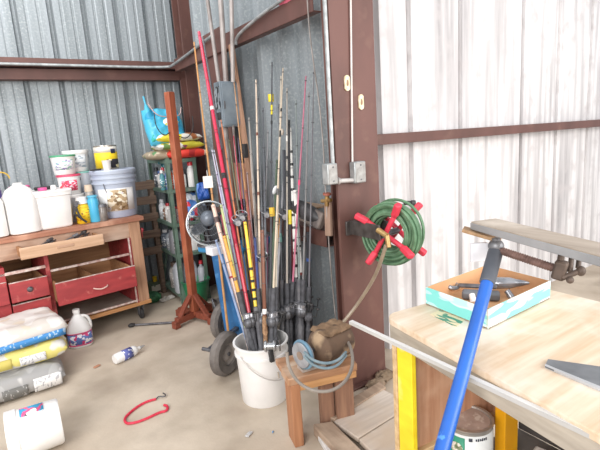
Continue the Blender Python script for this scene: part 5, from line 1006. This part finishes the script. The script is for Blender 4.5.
# saw blade / steel plate at the right
P_ = [Pz(u, v, TH+0.006) for u, v in ((548, 359), (545, 366), (618, 396), (640, 372))]
t = thing('hand_saw', 'grey tapered steel blade lying at the right end of the plywood bench', 'saw', P_[1])
b = MB(); b.hexa([p-Vector((0, 0, 0.004)) for p in P_], P_); b.build('blade', mat('dull_blade', '85888c', 0.45, 0.4, c2='6c6f73', scale=12), t)
b = MB(); e = [Pz(545, 366, TH+0.0005), Pz(618, 396, TH+0.0005), Pz(618, 399, TH+0.0005), Pz(545, 368, TH+0.0005)]; b.hexa(e, [p+Vector((0, 0, 0.006)) for p in e]); b.build('cutting_edge', mat('edge_steel', 'c9cbce', 0.35, 0.4), t)
# blue pole, plank and clamp bar
a = Pd(442, 450, 1.0); q = Pd(496, 250, 1.32); dr = (q-a).normalized(); bt = a-dr*((a.z-0.012)/dr.z)
t = thing('blue_pole', 'blue painted pole with grey grip leaning across the plywood bench', 'pole', (bt.x, bt.y, 0))
BP = mat('bright_blue_paint', '2c66c0', 0.35, c2='285cae', scale=8, c3='4f8ae0', s3=30, t3=(0.66, 0.7))
L_ = (q-bt).length; s1 = L_*0.0
k_ = Pd(484.5, 285, 1.27); sg = (k_-bt).dot(dr)
b = MB(); b.cyl(bt, bt+dr*sg, 0.0165, n=24); b.build('tube', BP, t)
b = MB(); b.cyl(bt+dr*(sg-0.005), q, 0.0205, n=24); b.build('grip', mat('charcoal_sleeve', '565a62', 0.6, c2='484b52'), t, bevel=0.003)
b = MB(); b.ell(LM(q.x, q.y, q.z+0.012), (0.022, 0.022, 0.02)); b.cyl(q, q+Vector((0.0, 0.0, 0.035)), 0.012); b.build('end_fitting', GREYM, t)
hd = Vector(R3 @ np.array([-121.0, -80.0, F])); hd.z = 0; hd.normalize(); lt = Vector((hd.y, -hd.x, 0))
P0 = Pd(471, 226, 1.36)
t = thing('plank', 'long weathered grey plank held level above the plywood bench', 'plank', P0)
WG = wood('weathered_grey', 'b3a698', '94877a', 0.8, 'y', c3='c6bbae', s3=6)
def pk(x0, x1, s0, s1, z0, z1, name, m, par=t, bevel=0.002):
    P_ = [P0-hd*s0+lt*x0, P0-hd*s0+lt*x1, P0-hd*s1+lt*x1, P0-hd*s1+lt*x0]
    b = MB(); b.hexa([p+Vector((0, 0, z0)) for p in P_], [p+Vector((0, 0, z1)) for p in P_]); return b.build(name, m, par, bevel=bevel)
pk(0.0, 0.085, 0.0, 0.95, 0.0, 0.014, 'board', WG, t)
pk(-0.003, 0.0, 0.0, 0.95, -0.010, 0.010, 'edge_angle', mat('galv_edge', 'b0b2b4', 0.4, 0.4, c2='989a9c'), t)
pk(-0.003, 0.03, 0.0, 0.95, -0.010, -0.007, 'edge_angle', MATS['galv_edge'], t)
P1 = Pd(463, 229, 1.37)
b = MB(); b.beam(P1, Pd(501, 240, 1.33), 0.05, 0.010); t3 = tag(b.build('wood_shim', wood('brown_shim', 'a88868', '866849', 0.8, 'x'), bevel=0.002), 'brown wood shim between the plank end and blue pole', 'shim')
b = MB(); q_ = Pd(479, 252, 1.345); b.box(q_, (0.05, 0.012, 0.055), rz=-0.5); tag(b.build('white_block', mat('block_white', 'e2e2e6', 0.5, c2='d0d0d6'), bevel=0.002), 'small white block hanging under the plank end', 'block')
t = thing('bar_clamp', 'rusty threaded clamp bar with wing handle beneath the plank', 'clamp', Pd(500, 250, 1.31))
RU = mat('rusty_iron', '7d625a', 0.7, 0.3, c2='5c4640', scale=40, bump=0.3)
a = Pd(499, 250, 1.31); q = Pd(560, 270, 1.16)
b = MB(); b.cyl(a, q, 0.010, n=12)
for k in range(26): c = a+(q-a)*(k/25); b.torus(frame(c, q) if k < 25 else frame(c, c+(q-a)), 0.010, 0.0018, 10, 4)
b.build('threaded_bar', RU, t)
b = MB(); b.box(q, (0.03, 0.03, 0.05), rz=0.3, rx=0.2); b.cyl(q+Vector((0, 0, 0.02)), q+Vector((0.005, 0, 0.045)), 0.008); b.ell(LM(*(q+Vector((0.005, 0.0, 0.048)))), (0.012, 0.012, 0.012)); b.build('jaw', mat('brown_casting', '6a5a50', 0.6, 0.4, c2='4a403a', scale=20), t, bevel=0.006)
s_ = Pd(571, 258, 1.16); e_ = Pd(567, 280, 1.15)
b = MB(); b.cyl(Pd(572, 252, 1.17), Pd(570, 272, 1.155), 0.006); b.cyl(Pd(580, 252, 1.17), Pd(578, 268, 1.155), 0.006); b.cyl(Pd(562, 278, 1.15), Pd(582, 270, 1.14), 0.007); b.ell(LM(*Pd(581, 271, 1.14)), (0.011, 0.011, 0.013)); b.ell(LM(*Pd(570, 280, 1.14)), (0.009, 0.009, 0.009)); b.build('wing_handle', MATS['brown_casting'], t)
# ------------------------------------------------------------------ repeats carry a common group
GROUPS = {'fishing_rod': 'fishing rods in and around the white bucket', 'plastic_tub': 'stacked tubs on the old workbench', 'seed_bag': 'sacks stacked on the shelving unit',
          'cement_bag': 'cement bags piled on the floor', 'carton': 'small boxes on the middle shelf', 'bottle': 'bottles on the shelving unit', 'floor_board': 'boards lying on the floor by the yellow leg',
          'hand_tool': 'tools in the open wooden tray', 'fishing_reel': 'loose reels among the rods', 'junction_box': 'junction boxes on the brown column', 'cover_plate': 'oval plates on the brown column',
          'pipe': 'pipes at the breaker box', 'conduit': 'conduits on the walls', 'rubble': 'rubble at the column foot', 'hose': 'blue hose loops at the motor', 'fishing_float': 'floats hanging among the rods', 'glass_jar': 'glassware beside the big pail'}
for o in list(COL.objects):
    if o.parent is None and 'label' in o:
        k = o.name.split('.')[0]
        if k in GROUPS: o['group'] = GROUPS[k]
